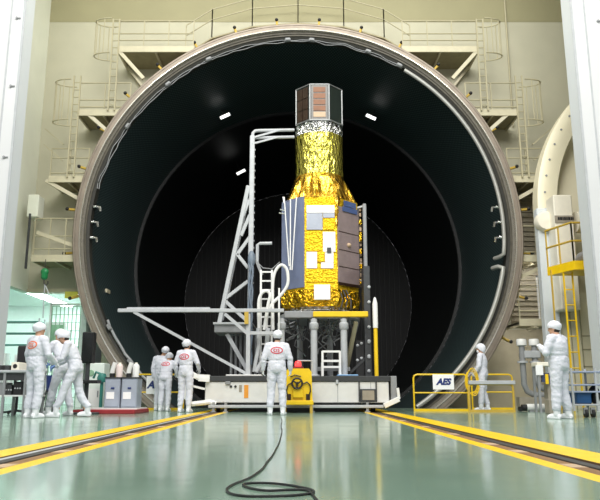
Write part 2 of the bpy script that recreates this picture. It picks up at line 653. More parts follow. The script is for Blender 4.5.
# pipes and brackets round the inner rim
rp = arc((0, ZC), 6.60, math.radians(33), math.radians(97), 40, y=YF + .15)
rp = rp + [rp[-1] + Vector((-.10, .12, -.07)), rp[-1] + Vector((-.2, .35, -.08))]
o = MB().tube(rp, .066, 10).build('header_pipe', M['pipe'], origin=rp[0]); tag(o, 'long light gray pipe curving down the upper right inner rim of the chamber', 'pipe')
rp = arc((0, ZC), 6.62, math.radians(101), math.radians(147), 34, y=YF + .12)
rp = [rp[0] + Vector((-.24, .35, .05)), rp[0] + Vector((-.12, .1, .06))] + rp
o = MB().tube(rp, .076, 10).build('header_pipe', M['pipe'], origin=rp[-1]); tag(o, 'pale pipe along the lower right inner rim of the chamber behind the yellow barrier', 'pipe')
def wav(a0, a1, r, y, amp, n, seed):
    pts = []
    for i in range(n + 1):
        a = math.radians(a0 + (a1 - a0) * i / n)
        rr = r + amp * noise.noise(Vector((i * .37, seed, 0)))
        pts.append(Vector((rr * math.sin(a), y + .03 * noise.noise(Vector((i * .5, seed, 4))), ZC + rr * math.cos(a))))
    return pts
mb = MB()
for sd_, r_ in ((1, 6.70), (5, 6.64)):
    mb.tube(wav(-78, 32, r_, YF + .24, .09, 60, sd_), .014, 6)
o = mb.build('cable_run', M['gray'], origin=(0, YF, 12)); tag(o, 'thin pale cables running over the top inner rim of the chamber', 'cable')
mb = MB().tube(wav(-140, -116, 6.64, YF + .2, .03, 26, 9), .045, 8)
o = mb.build('cable_run', M['gray'], origin=(-5.5, YF, 2)); tag(o, 'gray conduit along the lower left inner rim of the chamber', 'cable')
for (a, nm) in ((-58, 0), (-41, 1), (-27, 2), (-3, 3), (4, 4), (21, 5), (31, 6), (-118, 7), (-129, 8), (-137, 9)):
    rr = Vector((math.sin(math.radians(a)), 0, math.cos(math.radians(a))))
    p = Vector((0, YF + .16, ZC)) + rr * 6.66
    R = Matrix.Rotation(math.radians(a), 3, 'Y')
    o = MB().box(p, (.2, .12, .11), R, .02).box(p + Vector((0, -.08, 0)), (.14, .03, .07), R).build('junction_box', M['gray'], origin=p)
    w = ['on the left upper rim, lowest of the upper left run', 'on the upper left rim, above the lowest one', 'on the upper left rim, nearest the top',
         'just left of the top of the rim', 'just right of the top of the rim', 'on the upper right rim near the top', 'at the start of the upper right pipe',
         'on the lower left rim, highest of three', 'on the lower left rim, middle of three', 'on the lower left rim, lowest of three'][nm]
    tag(o, 'small gray junction box ' + w, 'junction box', 'junction boxes round the chamber rim')
for sgn, word in ((-1, 'left'), (1, 'right')):
    for k, a in enumerate((83, 87.5, 92)):
        rr = Vector((sgn * math.sin(math.radians(a)), 0, math.cos(math.radians(a))))
        p = Vector((0, YF + .3, ZC)) + rr * (6.58 if sgn < 0 else 6.45)
        mb = MB().tube([p + Vector((sgn * .18, .1, .04)), p, p + Vector((-sgn * .1, -.05, -.03)), p + Vector((-sgn * .12, -.05, -.18))], .045, 8)
        mb.cyl(p + Vector((sgn * .06, 0, 0)), p + Vector((sgn * .1, .02, 0)), .085, 12)
        o = mb.build('pipe_stub', M['chrome'], origin=p)
        tag(o, '%s bright bent pipe stub on the %s inner rim of the chamber' % (('topmost', 'middle', 'lowest')[k], word), 'pipe', 'pipe stubs on the chamber rim')

# lamps inside the chamber
for i, (px, py, Y, tilt, lb) in enumerate(((225, 116, 25.2, .45, 'white tube lamp glowing high on the left of the dark chamber'),
                                        (241, 172, 31.0, .5, 'farther small white lamp low on the left of the dark chamber'),
                                        (371, 117, 25.2, -.45, 'white tube lamp glowing to the right of the satellite top'))):
    p = at(px, py, Y)
    d = Vector((math.cos(tilt) * .2, .0, math.sin(tilt) * .2)) * (1.0 if i != 1 else 1.1)
    t = thing('chamber_lamp', p, lb, 'lamp', 'lamps inside the chamber')
    up = Vector((0, 0, 1))
    for q in (-1, 1):
        off = Vector((-d.z, 0, d.x)).normalized() * .035 * q
        MB().cyl(p - d + off, p + d + off, .03, 10).build('tube', M['lamp'], t)
    MB().beam(p - d * 1.1 + Vector((0, .08, .03)), p + d * 1.1 + Vector((0, .08, .03)), .14, .03, up=(0, 1, 0)).build('housing', M['gray'], t)
    rad = Vector((p.x, 0, p.z - ZC))
    e = rad.normalized() * (6.66 if Y < 27 else 6.5)
    MB().cyl(p + Vector((0, .1, .02)), Vector((e.x, Y + .1, ZC + e.z)), .02, 8).build('hanger', M['black'], t)

# ------------------------------------------------------------------ walkways on the back wall
def rail_set(mb, pts, hts, r=.022, posts=True, base=0.0, step=1.0, pw=.035):
    """rails at heights hts along pts (deck level), posts between"""
    for h in hts:
        mb.tube([p + Vector((0, 0, h)) for p in pts], r, 6)
    if posts:
        top = max(hts)
        for a, b in zip(pts[:-1], pts[1:]):
            k = max(1, round((b - a).length / step))
            for i in range(k + 1):
                q = a.lerp(b, i / k)
                mb.beam(q + Vector((0, 0, base)), q + Vector((0, 0, top)), pw)

YD0, YD1 = 21.25, 22.58
def deck(name, xa, xb, z, label, braces, rail_hts=(1.06, .58, .33), rail_out=True, post_step=.95):
    t = thing(name, ((xa + xb) / 2, YD1, z), label, 'walkway', 'walkways on the back wall')
    MB().span((xa, YD0, z - .06), (xb, YD1, z)).build('deck', M['grating'], t)
    mb = MB().span((xa, YD0 - .06, z - .12), (xb, YD0, z + .1)).span((xa, YD0, z - .12), (xa + .06, YD1, z + .02)).span((xb - .06, YD0, z - .12), (xb, YD1, z + .02))
    m_ = (xa + xb) / 2
    mb.span((m_ - .03, YD0, z - .14), (m_ + .03, YD1, z - .06))
    mb.build('edge_beam', M['steel_paint'], t)
    mb = MB()
    rail_set(mb, [Vector((xa + .03, YD0 - .02, z)), Vector((xb - .03, YD0 - .02, z))], rail_hts, step=post_step)
    mb.build('railing', M['rail_paint'], t)
    for (p, q) in braces:
        MB().beam(p, q, .1, .12).build('brace', M['steel_paint'], t)
    return t

for sgn, word in ((-1, 'left'), (1, 'right')):
    S = lambda x: sgn * x
    def rng(a, b): return sorted((S(a), S(b)))
    a, b = rng(6.16, 3.55)
    t = deck('service_walkway', a, b, 11.93, 'topmost cream railed walkway on the wall at the chamber\'s upper ' + word,
             [(Vector((S(6.1), YD0, 11.85)), Vector((S(5.25), YD0 + .1, 10.9)))])
    MB().beam((S(6.1), YD1 - .2, 11.85), (S(5.4), YD1 - .1, 10.95), .08).build('brace', M['steel_paint'], t)
    a, b = rng(7.38, 5.6)
    t = deck('service_walkway', a, b, 9.62, 'second cream railed walkway from the top on the %s of the chamber' % word,
             [(Vector((S(7.0), YD0, 9.55)), Vector((S(6.3), YD0 + .2, 8.95)))], (1.06, .45, .2))
    a, b = rng(8.15, 6.85)
    t = deck('service_walkway', a, b, 7.3, 'third railed walkway from the top on the %s of the chamber' % word,
             [(Vector((S(8.25), YD0, 7.25)), Vector((S(7.15), YD0 + .2, 6.65)))], (1.05, .72, .2), post_step=.6)
    mb = MB()
    q = Vector((S(8.12), YD0, 7.3))
    for h in (1.5, .95):
        mb.beam(q + Vector((S(.3), 0, h + .25)), q + Vector((S(-.35), 0, h - .3)), .04)
    mb.build('stair_rail', M['rail_paint'], t)
    if sgn < 0:
        t = deck('service_walkway', -8.5, -6.95, 4.66, 'fourth walkway from the top, with a framed railing above the bright left opening',
                 [(Vector((-8.4, YD0, 5.5)), Vector((-7.0, YD0 + .02, 5.0)))], (1.3, .72, .3), post_step=.55)
        MB().span((-8.75, YD0 - .1, 6.0), (-8.4, YD0 + .4, 6.75), bev=.02).build('control_cabinet', M['wall_side'], t)
        MB().span((-8.66, YD0 - .14, 4.3), (-8.6, YD0 - .08, 6.1)).build('post', M['dark'], t)
    else:
        t = deck('service_walkway', 6.95, 8.3, 4.66, 'fourth walkway from the top on the right, beside the white door frame',
                 [(Vector((8.2, YD0, 4.6)), Vector((6.9, YD0 + .02, 3.95)))], (1.05, .2), post_step=.7)
        t = deck('service_walkway', 6.92, 8.3, 2.62, 'lowest white railed walkway on the right of the chamber', [], (1.1, .35), post_step=.8)
        MB().span((7.55, YD0 - .04, 2.62), (7.6, YD0, 4.1)).span((7.55, YD0 - .04, 4.05), (8.2, YD0, 4.1)).build('gate_frame', M['white'], t)
    # caged ladders
    def ladder(x, z0, z1, cage0, cage1, out, label):
        t = thing('caged_ladder', (x, YD0 - .05, z0), label, 'ladder', 'caged ladders on the back wall')
        y = YD0 - .12
        mb = MB()
        for dx in (-.11, .11):
            mb.beam((x + dx, y, z0), (x + dx, y, z1), .045)
        mb.build('stile', M['rail_paint'], t)
        mb = MB()
        z = z0 + .2
        while z < z1:
            MB().cyl((x - .11, y, z), (x + .11, y, z), .018, 6).build('rung', M['rail_paint'], t)
            z += .26
        mb = MB()
        def hoop(zz):
            pts = []
            for i in range(17):
                a = PI * (i / 16)
                pts.append(Vector((x + out * (.0 + .60 * math.sin(a)), y - .30 + .30 * math.cos(a) + .02, zz)))
            return pts
        for zz in (cage0, cage1):
            mb.tube(hoop(zz), .022, 6)
        for i in (2, 5, 8, 11, 14):
            mb.tube([hoop(cage0)[i], hoop(cage1)[i]], .017, 6)
        mb.build('cage', M['rail_paint'], t)
    ladder(S(6.22), 9.65, 13.0, 11.45, 12.7, sgn, 'caged ladder reaching the topmost walkway on the ' + word)
    ladder(S(7.42), 7.33, 10.9, 9.1, 10.5, sgn, 'caged ladder reaching the second walkway from the top on the ' + word)

# arched catwalk over the top of the flange
t = thing('arched_catwalk', (0, YD1, 12.8), 'railed catwalk arching over the top of the chamber flange', 'walkway')
pl = [Vector((x, YD0 + .3, z)) for x, z in ((-3.9, 11.93), (-3.0, 12.55), (-1.6, 12.98), (0, 13.12), (1.6, 12.98), (3.0, 12.55), (3.9, 11.93))]
mb = MB()
rail_set(mb, pl, (1.08, .68), step=1.4, r=.02)
mb.build('railing', M['rail_paint'], t)
mb = MB()
for a, b in zip(pl[:-1], pl[1:]):
    mb.add([a + Vector((0, 0, -.05)), b + Vector((0, 0, -.05)), b + Vector((0, 1.0, -.05)), a + Vector((0, 1.0, -.05)),
            a, b, b + Vector((0, 1.0, 0)), a + Vector((0, 1.0, 0))], [(0, 1, 2, 3), (7, 6, 5, 4), (0, 4, 5, 1), (2, 6, 7, 3), (0, 3, 7, 4), (1, 5, 6, 2)])
mb.build('deck', M['grating'], t)

p = at(508, 70, YW - .08)
o = MB().cyl((7.6, YW - .08, 9.65), (7.6, YW - .08, 16.9), .03, 8).build('conduit', M['rail_paint'], origin=(7.6, YW - .08, 9.65)); tag(o, 'thin vertical conduit high on the back wall at the right', 'pipe')
# slatted louvre panel under the right walkways
t = thing('wall_louvre', (7.6, YW - .02, 2.7), 'gray-brown slatted louvre panel on the wall right of the chamber', 'louvre')
mb = MB().span((7.12, YW - .03, 2.75), (8.9, YW, 7.2)).build('backing', mat('louvre_gray', (166, 158, 138), .7, var=.08), t)
mb = MB()
z = 2.8
while z < 7.1:
    mb.beam((7.12, YW - .06, z), (8.9, YW - .06, z), .05, .02)
    z += .17
mb.build('slat', mat('slat_gray', (186, 178, 156), .7, var=.08), t)
mb = MB()
for k in range(50):
    xa = 4.6 + k * .092
    h = ZC - math.sqrt(max(0, 7.05 ** 2 - min(xa + .092, 7.05) ** 2)) if xa < 7 else 9
    if min(h, 2.5) > .02:
        mb.span((xa, YW - .05, 0), (xa + .092, YW, min(h, 2.5)))
o = mb.build('wall_cladding', mat('lower_cladding', (168, 158, 134), .7, var=.1, scale=2), origin=(7, YW, 0)); tag(o, 'brown-gray cladding low on the wall behind the standpipes', 'wall panel')

# ------------------------------------------------------------------ chamber door parked at the right
t = thing('chamber_door', (10.5, 20.6, 0), 'huge cream round chamber door parked at the right, in its gray frame', 'door')
DC = (12.95, 0, 6.05)
MB().lathe(DC, [(4.75, 20.75), (4.85, 20.45), (5.1, 20.4), (5.38, 20.4), (5.46, 20.45), (5.46, 20.9), (4.9, 21.0)], 'Y', 120).build('rim', M['door_white'], t)
MB().lathe(DC, [(4.8, 20.72), (4.75, 20.95), (4.5, 21.0), (3.3, 20.75), (2, 20.55), (.02, 20.5)], 'Y', 96).build('dome', M['door_white'], t)
mb = MB()
for a in range(0, 360, 6):
    rr = Vector((math.sin(math.radians(a)), 0, math.cos(math.radians(a))))
    c = Vector((DC[0], 20.38, DC[2])) + rr * 5.25
    if c.x < 11.5:
        mb.cyl(c, c + Vector((0, .05, 0)), .035, 8)
mb.build('bolt_ring', M['gray'], t)
MB().span((7.32, 20.1, 0), (7.78, 20.4, 6.0), bev=.02).build('frame_post', M['door_gray'], t)
fr = MB().span((7.62, 19.5, 2.8), (8.18, 20.1, 6.25), bev=.03).build('drive_box', M['cream_box'], t)
pz = at(553, 219, 19.5).z
MB().span((7.62, 19.47, pz - .12), (8.18, 19.5, pz + .1)).build('name_band', M['tan_block'], fr)
mb = MB()
x = 7.7
for w in (.05, .06, .03, .05, .04, .06, .04, .03):
    mb.span((x, 19.46, pz - .04), (x + w, 19.472, pz + .05))
    x += w + .015
mb.build('lettering', M['black'], fr)
MB().lathe((7.52, 0, 5.55), [(.0, 19.86), (.26, 19.88), (.3, 19.95), (.3, 20.15)], 'Y', 24).build('hinge_disc', M['cream_box'], t)
mb = MB().cyl((8.3, 19.7, 5.45), (8.75, 19.7, 5.45), .32, 20).cyl((8.75, 19.7, 5.45), (8.82, 19.7, 5.45), .14, 12)
mb.build('drive_drum', M['cream_box'], t)
MB().tube([(8.45, 19.5, 5.3), (8.55, 19.45, 4.9), (8.5, 19.5, 4.5), (8.6, 19.6, 4.2)], .11, 10).build('drive_arm', M['yellow_dull'], t)
MB().span((8.3, 19.4, 3.9), (8.75, 19.9, 4.5), bev=.03).build('motor', M['yellow_dull'], t)
MB().span((7.78, 20.35, 0), (11.5, 20.6, 3.4)).build('skirt_panel', M['door_white'], t)
mb = MB()
for x in (8.15, 8.45, 8.8, 9.1):
    mb.span((x, 20.33, 0), (x + .03, 20.35, 3.4))
for z in (.7, 1.2, 1.7, 2.1):
    mb.span((8.45, 20.33, z), (11, 20.35, z + .03))
mb.build('panel_seam', M['rail_paint'], t)

# yellow platform with railing and ladder in front of the door frame
t = thing('maintenance_platform', (8.0, 18.2, 0), 'yellow railed maintenance platform with a ladder in front of the cream door', 'platform')
zp = at(565, 266, 18.0).z
p0 = at(548, 266, 18.7); p1 = at(569, 262, 17.6)
pa, pb, pc, pd = (7.0, 18.75), (7.35, 17.75), (8.6, 17.75), (8.6, 18.75)
vs = [(x, y, zp - .14) for x, y in (pa, pb, pc, pd)] + [(x, y, zp + .1) for x, y in (pa, pb, pc, pd)]
MB().add(vs, [(3, 2, 1, 0), (4, 5, 6, 7)] + [(k, (k + 1) % 4, 4 + (k + 1) % 4, 4 + k) for k in range(4)]).build('platform_deck', M['yellow'], t)
mb = MB()
pts = [Vector((pa[0] + .03, pa[1], zp + .1)), Vector((pb[0] + .02, pb[1] + .03, zp + .1)), Vector((pc[0], pc[1] + .03, zp + .1))]
rail_set(mb, pts, (1.05, .55), .03, step=.55)
mb.build('railing', M['yellow_dull'], t)
mb = MB()
lx = at(575.5, 330, 18.0).x
for dx in (-.12, .12):
    mb.beam((lx + dx, 18.2, 0), (lx + dx, 18.2, zp), .038)
z = .25
while z < zp:
    mb.cyl((lx - .12, 18.2, z), (lx + .12, 18.2, z), .016, 8)
    z += .42
mb.build('ladder', M['yellow'], t)
MB().beam((lx - .3, 18.6, 0), (lx - .3, 18.6, zp), .04).build('support_post', M['yellow_dull'], t)
t = thing('valve_motor', (8.0, 18.3, zp + .1), 'gray round valve motor standing on the yellow platform', 'motor')
MB().cyl((7.95, 18.1, zp + .3), (7.95, 18.6, zp + .3), .2, 16).build('body', M['gray'], t)
MB().ball((7.95, 18.08, zp + .3), (.15, .08, .15)).build('end_cap', M['lightgray'], t)
MB().span((7.8, 18.15, zp + .1), (8.1, 18.55, zp + .16)).build('foot', M['dark'], t)

# ------------------------------------------------------------------ rail trenches
for sgn, x0, x1, word in ((-1, -2.13, -1.80, 'left'), (1, 1.68, 1.97, 'right')):
    t = thing('rail_track', ((x0 + x1) / 2, 10, -.08), 'rusty recessed rail between two yellow floor lines on the ' + word, 'rail track', 'rail tracks in the floor')
    MB().span((x0, -3, -.06), (x1, 20.9, -.02)).span((x0 - .01, -3, -.06), (x0 + .004, 20.9, -.001)).span((x1 - .004, -3, -.06), (x1 + .01, 20.9, -.001)).build('bed', M['rust'], t)
    xo = x0 + .125 if sgn < 0 else x1 - .085
    MB().span((xo - .042, -3, -.02), (xo + .042, 20.9, -.004), bev=.003).build('rail', M['steel'], t)
    xi = (x0 + .195, x1 - .01) if sgn < 0 else (x0 + .01, x1 - .155)
    MB().span((xi[0], -3, -.02), (xi[1], 20.9, -.007)).build('side_plate', mat('rust_plate', (128, 96, 62), .7, var=.15, scale=4), t)
    if sgn < 0:
        MB().span((x0 + .008, -3, -.02), (x0 + .06, 20.9, -.008)).build('edge_strip', M['lightgray'], t)
    for y in (4.4, 5.5, 6.3, 7.8, 9.5, 11.6, 14.0):
        MB().span((xi[0] + .01, y, -.008), (xi[1] - .01, y + .22, -.003)).build('pad', M['pad'], t)

# ------------------------------------------------------------------ transport cart
YC = 16.5
def Z(py, Y): return at(CX0, py, Y).z
cart = thing('transport_cart', (0, 18.5, 0), 'long white flat transport cart standing over the floor rails under the satellite', 'cart')
cz0, cz1, czt = Z(403, YC), Z(381.5, YC), Z(376, YC)
xl, xr = at(205, 392, YC).x, at(389, 392, YC).x
MB().span((xl, YC, cz0), (xr, 20.8, cz1), bev=.02).build('body', M['cart_white'], cart)
MB().span((xl - .05, YC - .03, cz1), (xr + .03, 20.85, czt), bev=.01).build('deck', M['dark'], cart)
for k in range(3):
    x = xl + (xr - xl) * (k + .5) / 3
mb = MB()
for f in (.36, .5, .72, .9):
    x = xl + (xr - xl) * f
    MB().span((x, YC - .004, cz0 + .02), (x + .012, YC, cz1 - .02)).build('panel_seam', M['gray'], cart)
zr0, zr1 = Z(408, YC - .1), Z(405, YC - .1)
MB().span((xl + .1, YC - .12, zr0), (xr - .15, YC - .02, zr1), bev=.01).build('bumper_rail', M['lightgray'], cart)
for px in (214, 226, 312, 367):
    x = at(px, 405, YC).x
    MB().span((x - .03, YC - .1, .02), (x + .03, YC - .02, cz0 + .02)).span((x - .06, YC - .13, .0), (x + .06, YC + .02, .03)).build('jack_leg', M['gray'], cart)
for x in (-1.97, 1.85):
    for y in (17.2, 20.0):
        MB().cyl((x - .05, y, .115), (x + .05, y, .115), .12, 20).build('wheel', M['steel'], cart)
# left end fittings
mb = MB()
mb.tube([at(188, 378, YC), at(186, 398, YC), at(192, 404, YC), at(210, 402, YC), at(216, 404, YC)], .06, 8)
mb.beam(at(184, 369, YC), at(199, 378, YC), .1, .12).beam(at(188, 385, YC), at(205, 389, YC), .05).beam(at(191, 376, YC), at(210, 377, YC), .14, .1)
mb.beam(at(199, 379, YC), at(210, 380, YC), .2, .1)
mb.build('end_bracket', M['white'], cart)
mb = MB().span((at(391, 390, YC).x, YC, Z(400, YC)), (at(397, 390, YC).x, YC + .8, Z(376, YC)), bev=.01)
mb.build('end_plate', M['gray'], cart)
MB().beam(at(384, 406, YC - .05), at(399, 399, YC - .05), .1, .12, bev=.01).beam(at(399, 399, YC - .05), at(397.5, 388, YC - .05), .06).build('end_bracket', M['white'], cart)
x0, x1 = at(360, 390, YC).x, at(376, 390, YC).x
cb = MB().span((x0, YC - .06, Z(402, YC)), (x1, YC, Z(389, YC)), bev=.01).build('control_panel', M['dark'], cart)
MB().span((x0 + .05, YC - .07, Z(400, YC)), (x1 - .05, YC - .055, Z(390.5, YC))).build('window', M['tan_block'], cb)
mb = MB()
for px in (359, 376):
    p = at(px, 385, YC)
    mb.span((p.x - .015, YC - .05, Z(402, YC)), (p.x + .015, YC - .01, Z(381, YC)))
mb.build('strap', M['dark'], cart)
p0, p1 = at(244, 398, YC), at(248.5, 385, YC)
MB().span((p0.x, YC - .008, p0.z), (p1.x, YC, p1.z)).build('warning_sticker', M['orange'], cart)
p0, p1 = at(239, 392, YC), at(242, 385, YC)
MB().span((p0.x, YC - .008, p0.z), (p1.x, YC, p1.z)).build('nameplate', M['tan_block'], cart)
for px in (231, 235.5):
    p = at(px, 386.5, YC)
    MB().cyl((p.x, YC - .02, p.z), (p.x, YC, p.z), .03, 10).build('push_button', M['black'], cart)
p = at(228, 383, YC)
MB().box((p.x, YC - .02, p.z), (.12, .05, .08), bev=.01).build('latch', M['gray'], cart)
p = at(337, 382, YC)
MB().box((p.x, YC - .02, p.z), (.06, .05, .1), bev=.01).build('latch', M['lightgray'], cart)
# sheets and boards on the cart deck
p0, p1 = at(337, 376, YC + .3), at(358, 376, YC + .3)
o = MB().span((p0.x, YC + .15, czt), (p1.x, YC + .6, czt + .04), bev=.02).build('folded_sheet', mat('blue_cloth', (126, 166, 206), .8, var=.06, bump=.4), origin=(p0.x, YC + .3, czt)); tag(o, 'folded light blue sheet on the cart deck below the right column', 'sheet')
p0, p1 = at(226, 376, YC + .1), at(262, 376, YC + .1)
o = MB().span((p0.x, YC + .02, czt), (p1.x, YC + .5, czt + .035), bev=.01).build('white_board', M['white'], origin=(p0.x, YC + .2, czt)); tag(o, 'flat white board lying on the cart deck behind the worker', 'board')

# ------------------------------------------------------------------ support stand of the satellite
st = thing('satellite_stand', (.6, 18.6, czt), 'gray columned stand with a yellow beam carrying the satellite on the cart', 'stand')
yb = 17.35
zt0, zt1 = Z(319, yb), Z(312, yb)
MB().lathe((.61, 18.7, 0), [(.0, zt0 + .05), (1.05, zt0 + .05), (1.1, zt0 + .1), (1.1, zt1 + .05), (.6, zt1 + .05), (.6, zt1 + .12), (0, zt1 + .12)], 'Z', 40).build('turntable', M['lightgray'], st)
p0, p1 = at(284, 318, yb), at(316, 311, yb)
MB().span((p0.x, yb, p0.z), (p1.x, yb + .25, p1.z), bev=.02).build('cross_beam', M['gray'], st)
p0, p1 = at(313, 317, yb - .15), at(368, 311.5, yb - .15)
yc_ = MB().span((p0.x, yb - .2, p0.z), (p1.x, yb - .03, p1.z), bev=.015).build('yellow_beam', M['yellow'], st)
def column(px, Y, top):
    x = at(px, 345, Y).x
    ztop = Z(top, Y)
    c_ = MB().cyl((x, Y, czt), (x, Y, ztop), .085, 18).lathe((x, Y, 0), [(.085, czt), (.15, czt), (.15, czt + .04), (.085, czt + .06)], 'Z', 18).build('column', M['lightgray'], st)
    MB().lathe((x, Y, 0), [(.0, ztop + .02), (.05, ztop + .02), (.05, ztop - .05), (.12, ztop - .12), (.12, ztop - .24), (.085, ztop - .28)], 'Z', 18).build('collar', M['lightgray'], c_)
column(314, yb - .1, 319)
column(344, yb - .1, 319)
column(281.5, yb + .1, 319)
column(330, 19.7, 322)
column(300, 19.7, 322)
MB().beam(at(356, 322, yb), at(346, 372, yb + .8), .09, .09).build('diagonal_brace', M['rail_paint'], st)
MB().beam(at(313, 369, yb + .3), at(350, 369, yb + .3), .1, .1).build('tie_beam', M['gray'], st)
# tangle of cables under the turntable
mb = MB()
for i in range(16):
    x = .61 + random.uniform(-.95, .8)
    y = 18.0 + random.uniform(0, .8)
    pts = []
    L_ = random.uniform(.3, 1.0)
    for k in range(8):
        pts.append(Vector((x + .16 * math.sin(k * 1.3 + i), y + .1 * math.cos(k + i), zt0 + .08 - L_ * k / 7)))
    MB().tube(pts, .018, 6).build('hanging_cable', M['gray'], st)
mb = MB()
for i in range(7):
    a0 = Vector((.61 - .9 + i * .27, 17.75, zt0 + .1))
    a1 = a0 + Vector((.3, .1, 0))
    pts = [a0.lerp(a1, k / 8) + Vector((0, 0, -.45 * math.sin(PI * k / 8) * (1 + .4 * (i % 3)))) for k in range(9)]
    MB().tube(pts, .016, 6).build('cable_loop', M['dark'], st)

# dark bolted upright at the right of the satellite and the yellow post
t = thing('bolted_upright', (at(371, 370, 17.6).x, 17.6, czt), 'tall dark perforated upright plate to the right of the satellite', 'upright')
pz0, pz1 = at(371, 374, 17.6), at(371, 266, 17.6)
xa, xb = at(364.5, 330, 17.6).x, at(371, 330, 17.6).x
MB().span((xa, 17.6, czt), (xb, 18.2, Z(266, 17.6)), bev=.01).build('plate', M['dark'], t)
mb = MB()
for py in (287, 302, 327, 341, 342, 356, 357, 371):
    p = at(369, py, 17.58)
    MB().ball((p.x, 17.59, p.z), (.045, .03, .045), 10, 8).build('bolt_head', M['lightgray'], t)
for py, dx in ((343, -7), (345, -11), (358, -7), (360, -11)):
    p = at(369 + dx, py, 17.58)
    MB().ball((p.x, 17.72, p.z), (.04, .03, .04), 10, 8).build('bolt_head', M['lightgray'], t)
xm = at(360, 360, 17.6).x
MB().beam((xm - .35, 17.75, czt + .02), (xa + .05, 17.75, czt + .5), .1, .06).build('gusset', M['dark'], t)
MB().span((xm - .1, 17.72, czt), (xa, 17.8, Z(340, 17.6)), bev=.01).build('back_plate', M['black'], t)
t = thing('marker_post', (at(376, 374, 17.0).x, 17.0, czt), 'yellow post with a white pointed top beside the dark upright', 'post')
x = at(376, 350, 17.0).x
MB().cyl((x, 17.0, czt), (x, 17.0, Z(328, 17.0)), .05, 12).build('pole', M['yellow'], t)
MB().lathe((x, 17.0, 0), [(.0, Z(297, 17)), (.03, Z(298, 17)), (.065, Z(304, 17)), (.065, Z(328, 17)), (.0, Z(328, 17))], 'Z', 14).build('white_tip', M['white'], t)

# ------------------------------------------------------------------ beam with brace at the left
bt = thing('cantilever_beam', (at(248, 374, 16.9).x, 16.9, czt), 'long thin white beam reaching left over two workers, with a diagonal brace', 'beam')
yb2 = 16.9
MB().beam(at(118, 310.5, yb2), at(284, 310.5, yb2), .08, .09, bev=.01).build('beam', M['lightgray'], bt)
MB().beam(at(127, 308.3, yb2 + .05), at(210, 308.3, yb2 + .05), .06, .05).build('cable_tray', M['lightgray'], bt)
MB().beam(at(134, 312, yb2), at(247, 374, yb2), .06, .07).build('brace', M['lightgray'], bt)
MB().beam(at(248.5, 314, yb2), (at(248.5, 340, yb2).x, yb2, czt), .1, .1, up=(0, 1, 0)).build('post', M['lightgray'], bt)
MB().beam(at(225, 314, yb2), at(248, 334, yb2), .08, .08).build('short_brace', M['lightgray'], bt)
MB().beam(at(250, 333, yb2), at(282, 333, yb2), .07, .08).build('tie_beam', M['lightgray'], bt)
MB().beam(at(246.5, 312, yb2 - .08), at(246.5, 324, yb2 - .08), .1, .06, up=(0, 1, 0)).build('yellow_clamp', M['yellow_dull'], bt)

# ------------------------------------------------------------------ access tower (gray truss)
yt = 17.6
tw = thing('access_tower', (at(248, 374, yt).x, yt, czt), 'gray lattice truss tower standing left of the satellite', 'tower')
xp = at(251, 240, yt).x
def tz(py): return Z(py, yt)
arm_y = yt
pt = [Vector((xp, yt, czt)), Vector((xp, yt, tz(140)))]
MB().beam(Vector((xp, yt, czt)), Vector((xp, yt, tz(136))), .13, .13, up=(0, 1, 0), bev=.015).build('post', M['lightgray'], tw)
a = at(253, 137, yt)
mb = MB().tube([(xp, yt, tz(138)), (xp + .01, yt, tz(133)), (xp + .07, yt + .02, tz(130.8)), (xp + .16, yt + .05, tz(130)), (at(294, 130, 18.0).x, 18.0, Z(130, 18.0))], .045, 8)
mb.build('swing_arm', M['lightgray'], tw)
mb = MB().cyl((xp, yt, tz(138)), at(294, 137, 18.0), .045, 8)
mb.build('swing_arm', M['lightgray'], tw)
mb = MB().beam((xp, yt - .05, tz(138.5)), at(278, 130.5, yt + .2), .05).beam((xp, yt - .05, tz(144.5)), at(278, 137, yt + .2), .05)
mb.build('arm_brace', M['lightgray'], tw)
MB().beam(at(248.5, 186, yt), at(219, 325, yt), .11, .12, bev=.01).build('sloped_leg', M['lightgray'], tw)
MB().beam(at(248.5, 198, yt + .5), at(236, 254, yt + .5), .07).beam(at(236, 254, yt + .5), at(222, 320, yt + .5), .09).build('inner_leg', M['gray'], tw)
for (a, b) in (((237, 255), (250, 237)), ((237, 254), (248, 268)), ((223.5, 300), (248.5, 281)), ((224, 300), (246, 320)), ((249, 200), (243, 216)), ((250, 215), (241, 236))):
    MB().beam(at(a[0], a[1], yt), at(b[0], b[1], yt), .08, .09, bev=.008).build('lattice_brace', M['lightgray'], tw)
mb = MB()
for py in range(150, 290, 7):
    mb.box((xp + .075, yt - .02, tz(py)), (.03, .03, .05))
mb.build('step_peg', M['gray'], tw)
zpl = tz(323)
MB().span((at(215, 325, yt).x, yt - .15, tz(333)), (at(252, 325, yt).x, yt + 1.0, zpl), bev=.015).build('base_platform', M['gray'], tw)
MB().span((at(214, 325, yt).x, yt - .2, zpl - .05), (at(253, 325, yt).x, yt + 1.05, zpl)).build('platform_lip', M['lightgray'], tw)
MB().beam(at(227, 334, yt), (xp, yt, czt + .1), .1, .1).build('platform_strut', M['lightgray'], tw)
mb = MB()
for dx in (-.5, -.38, -.26, -.14, .14, .24):
    MB().cyl((xp + dx, yt + .4, czt), (xp + dx, yt + .4, tz(333)), .035, 8).build('platform_leg', M['gray'], tw)
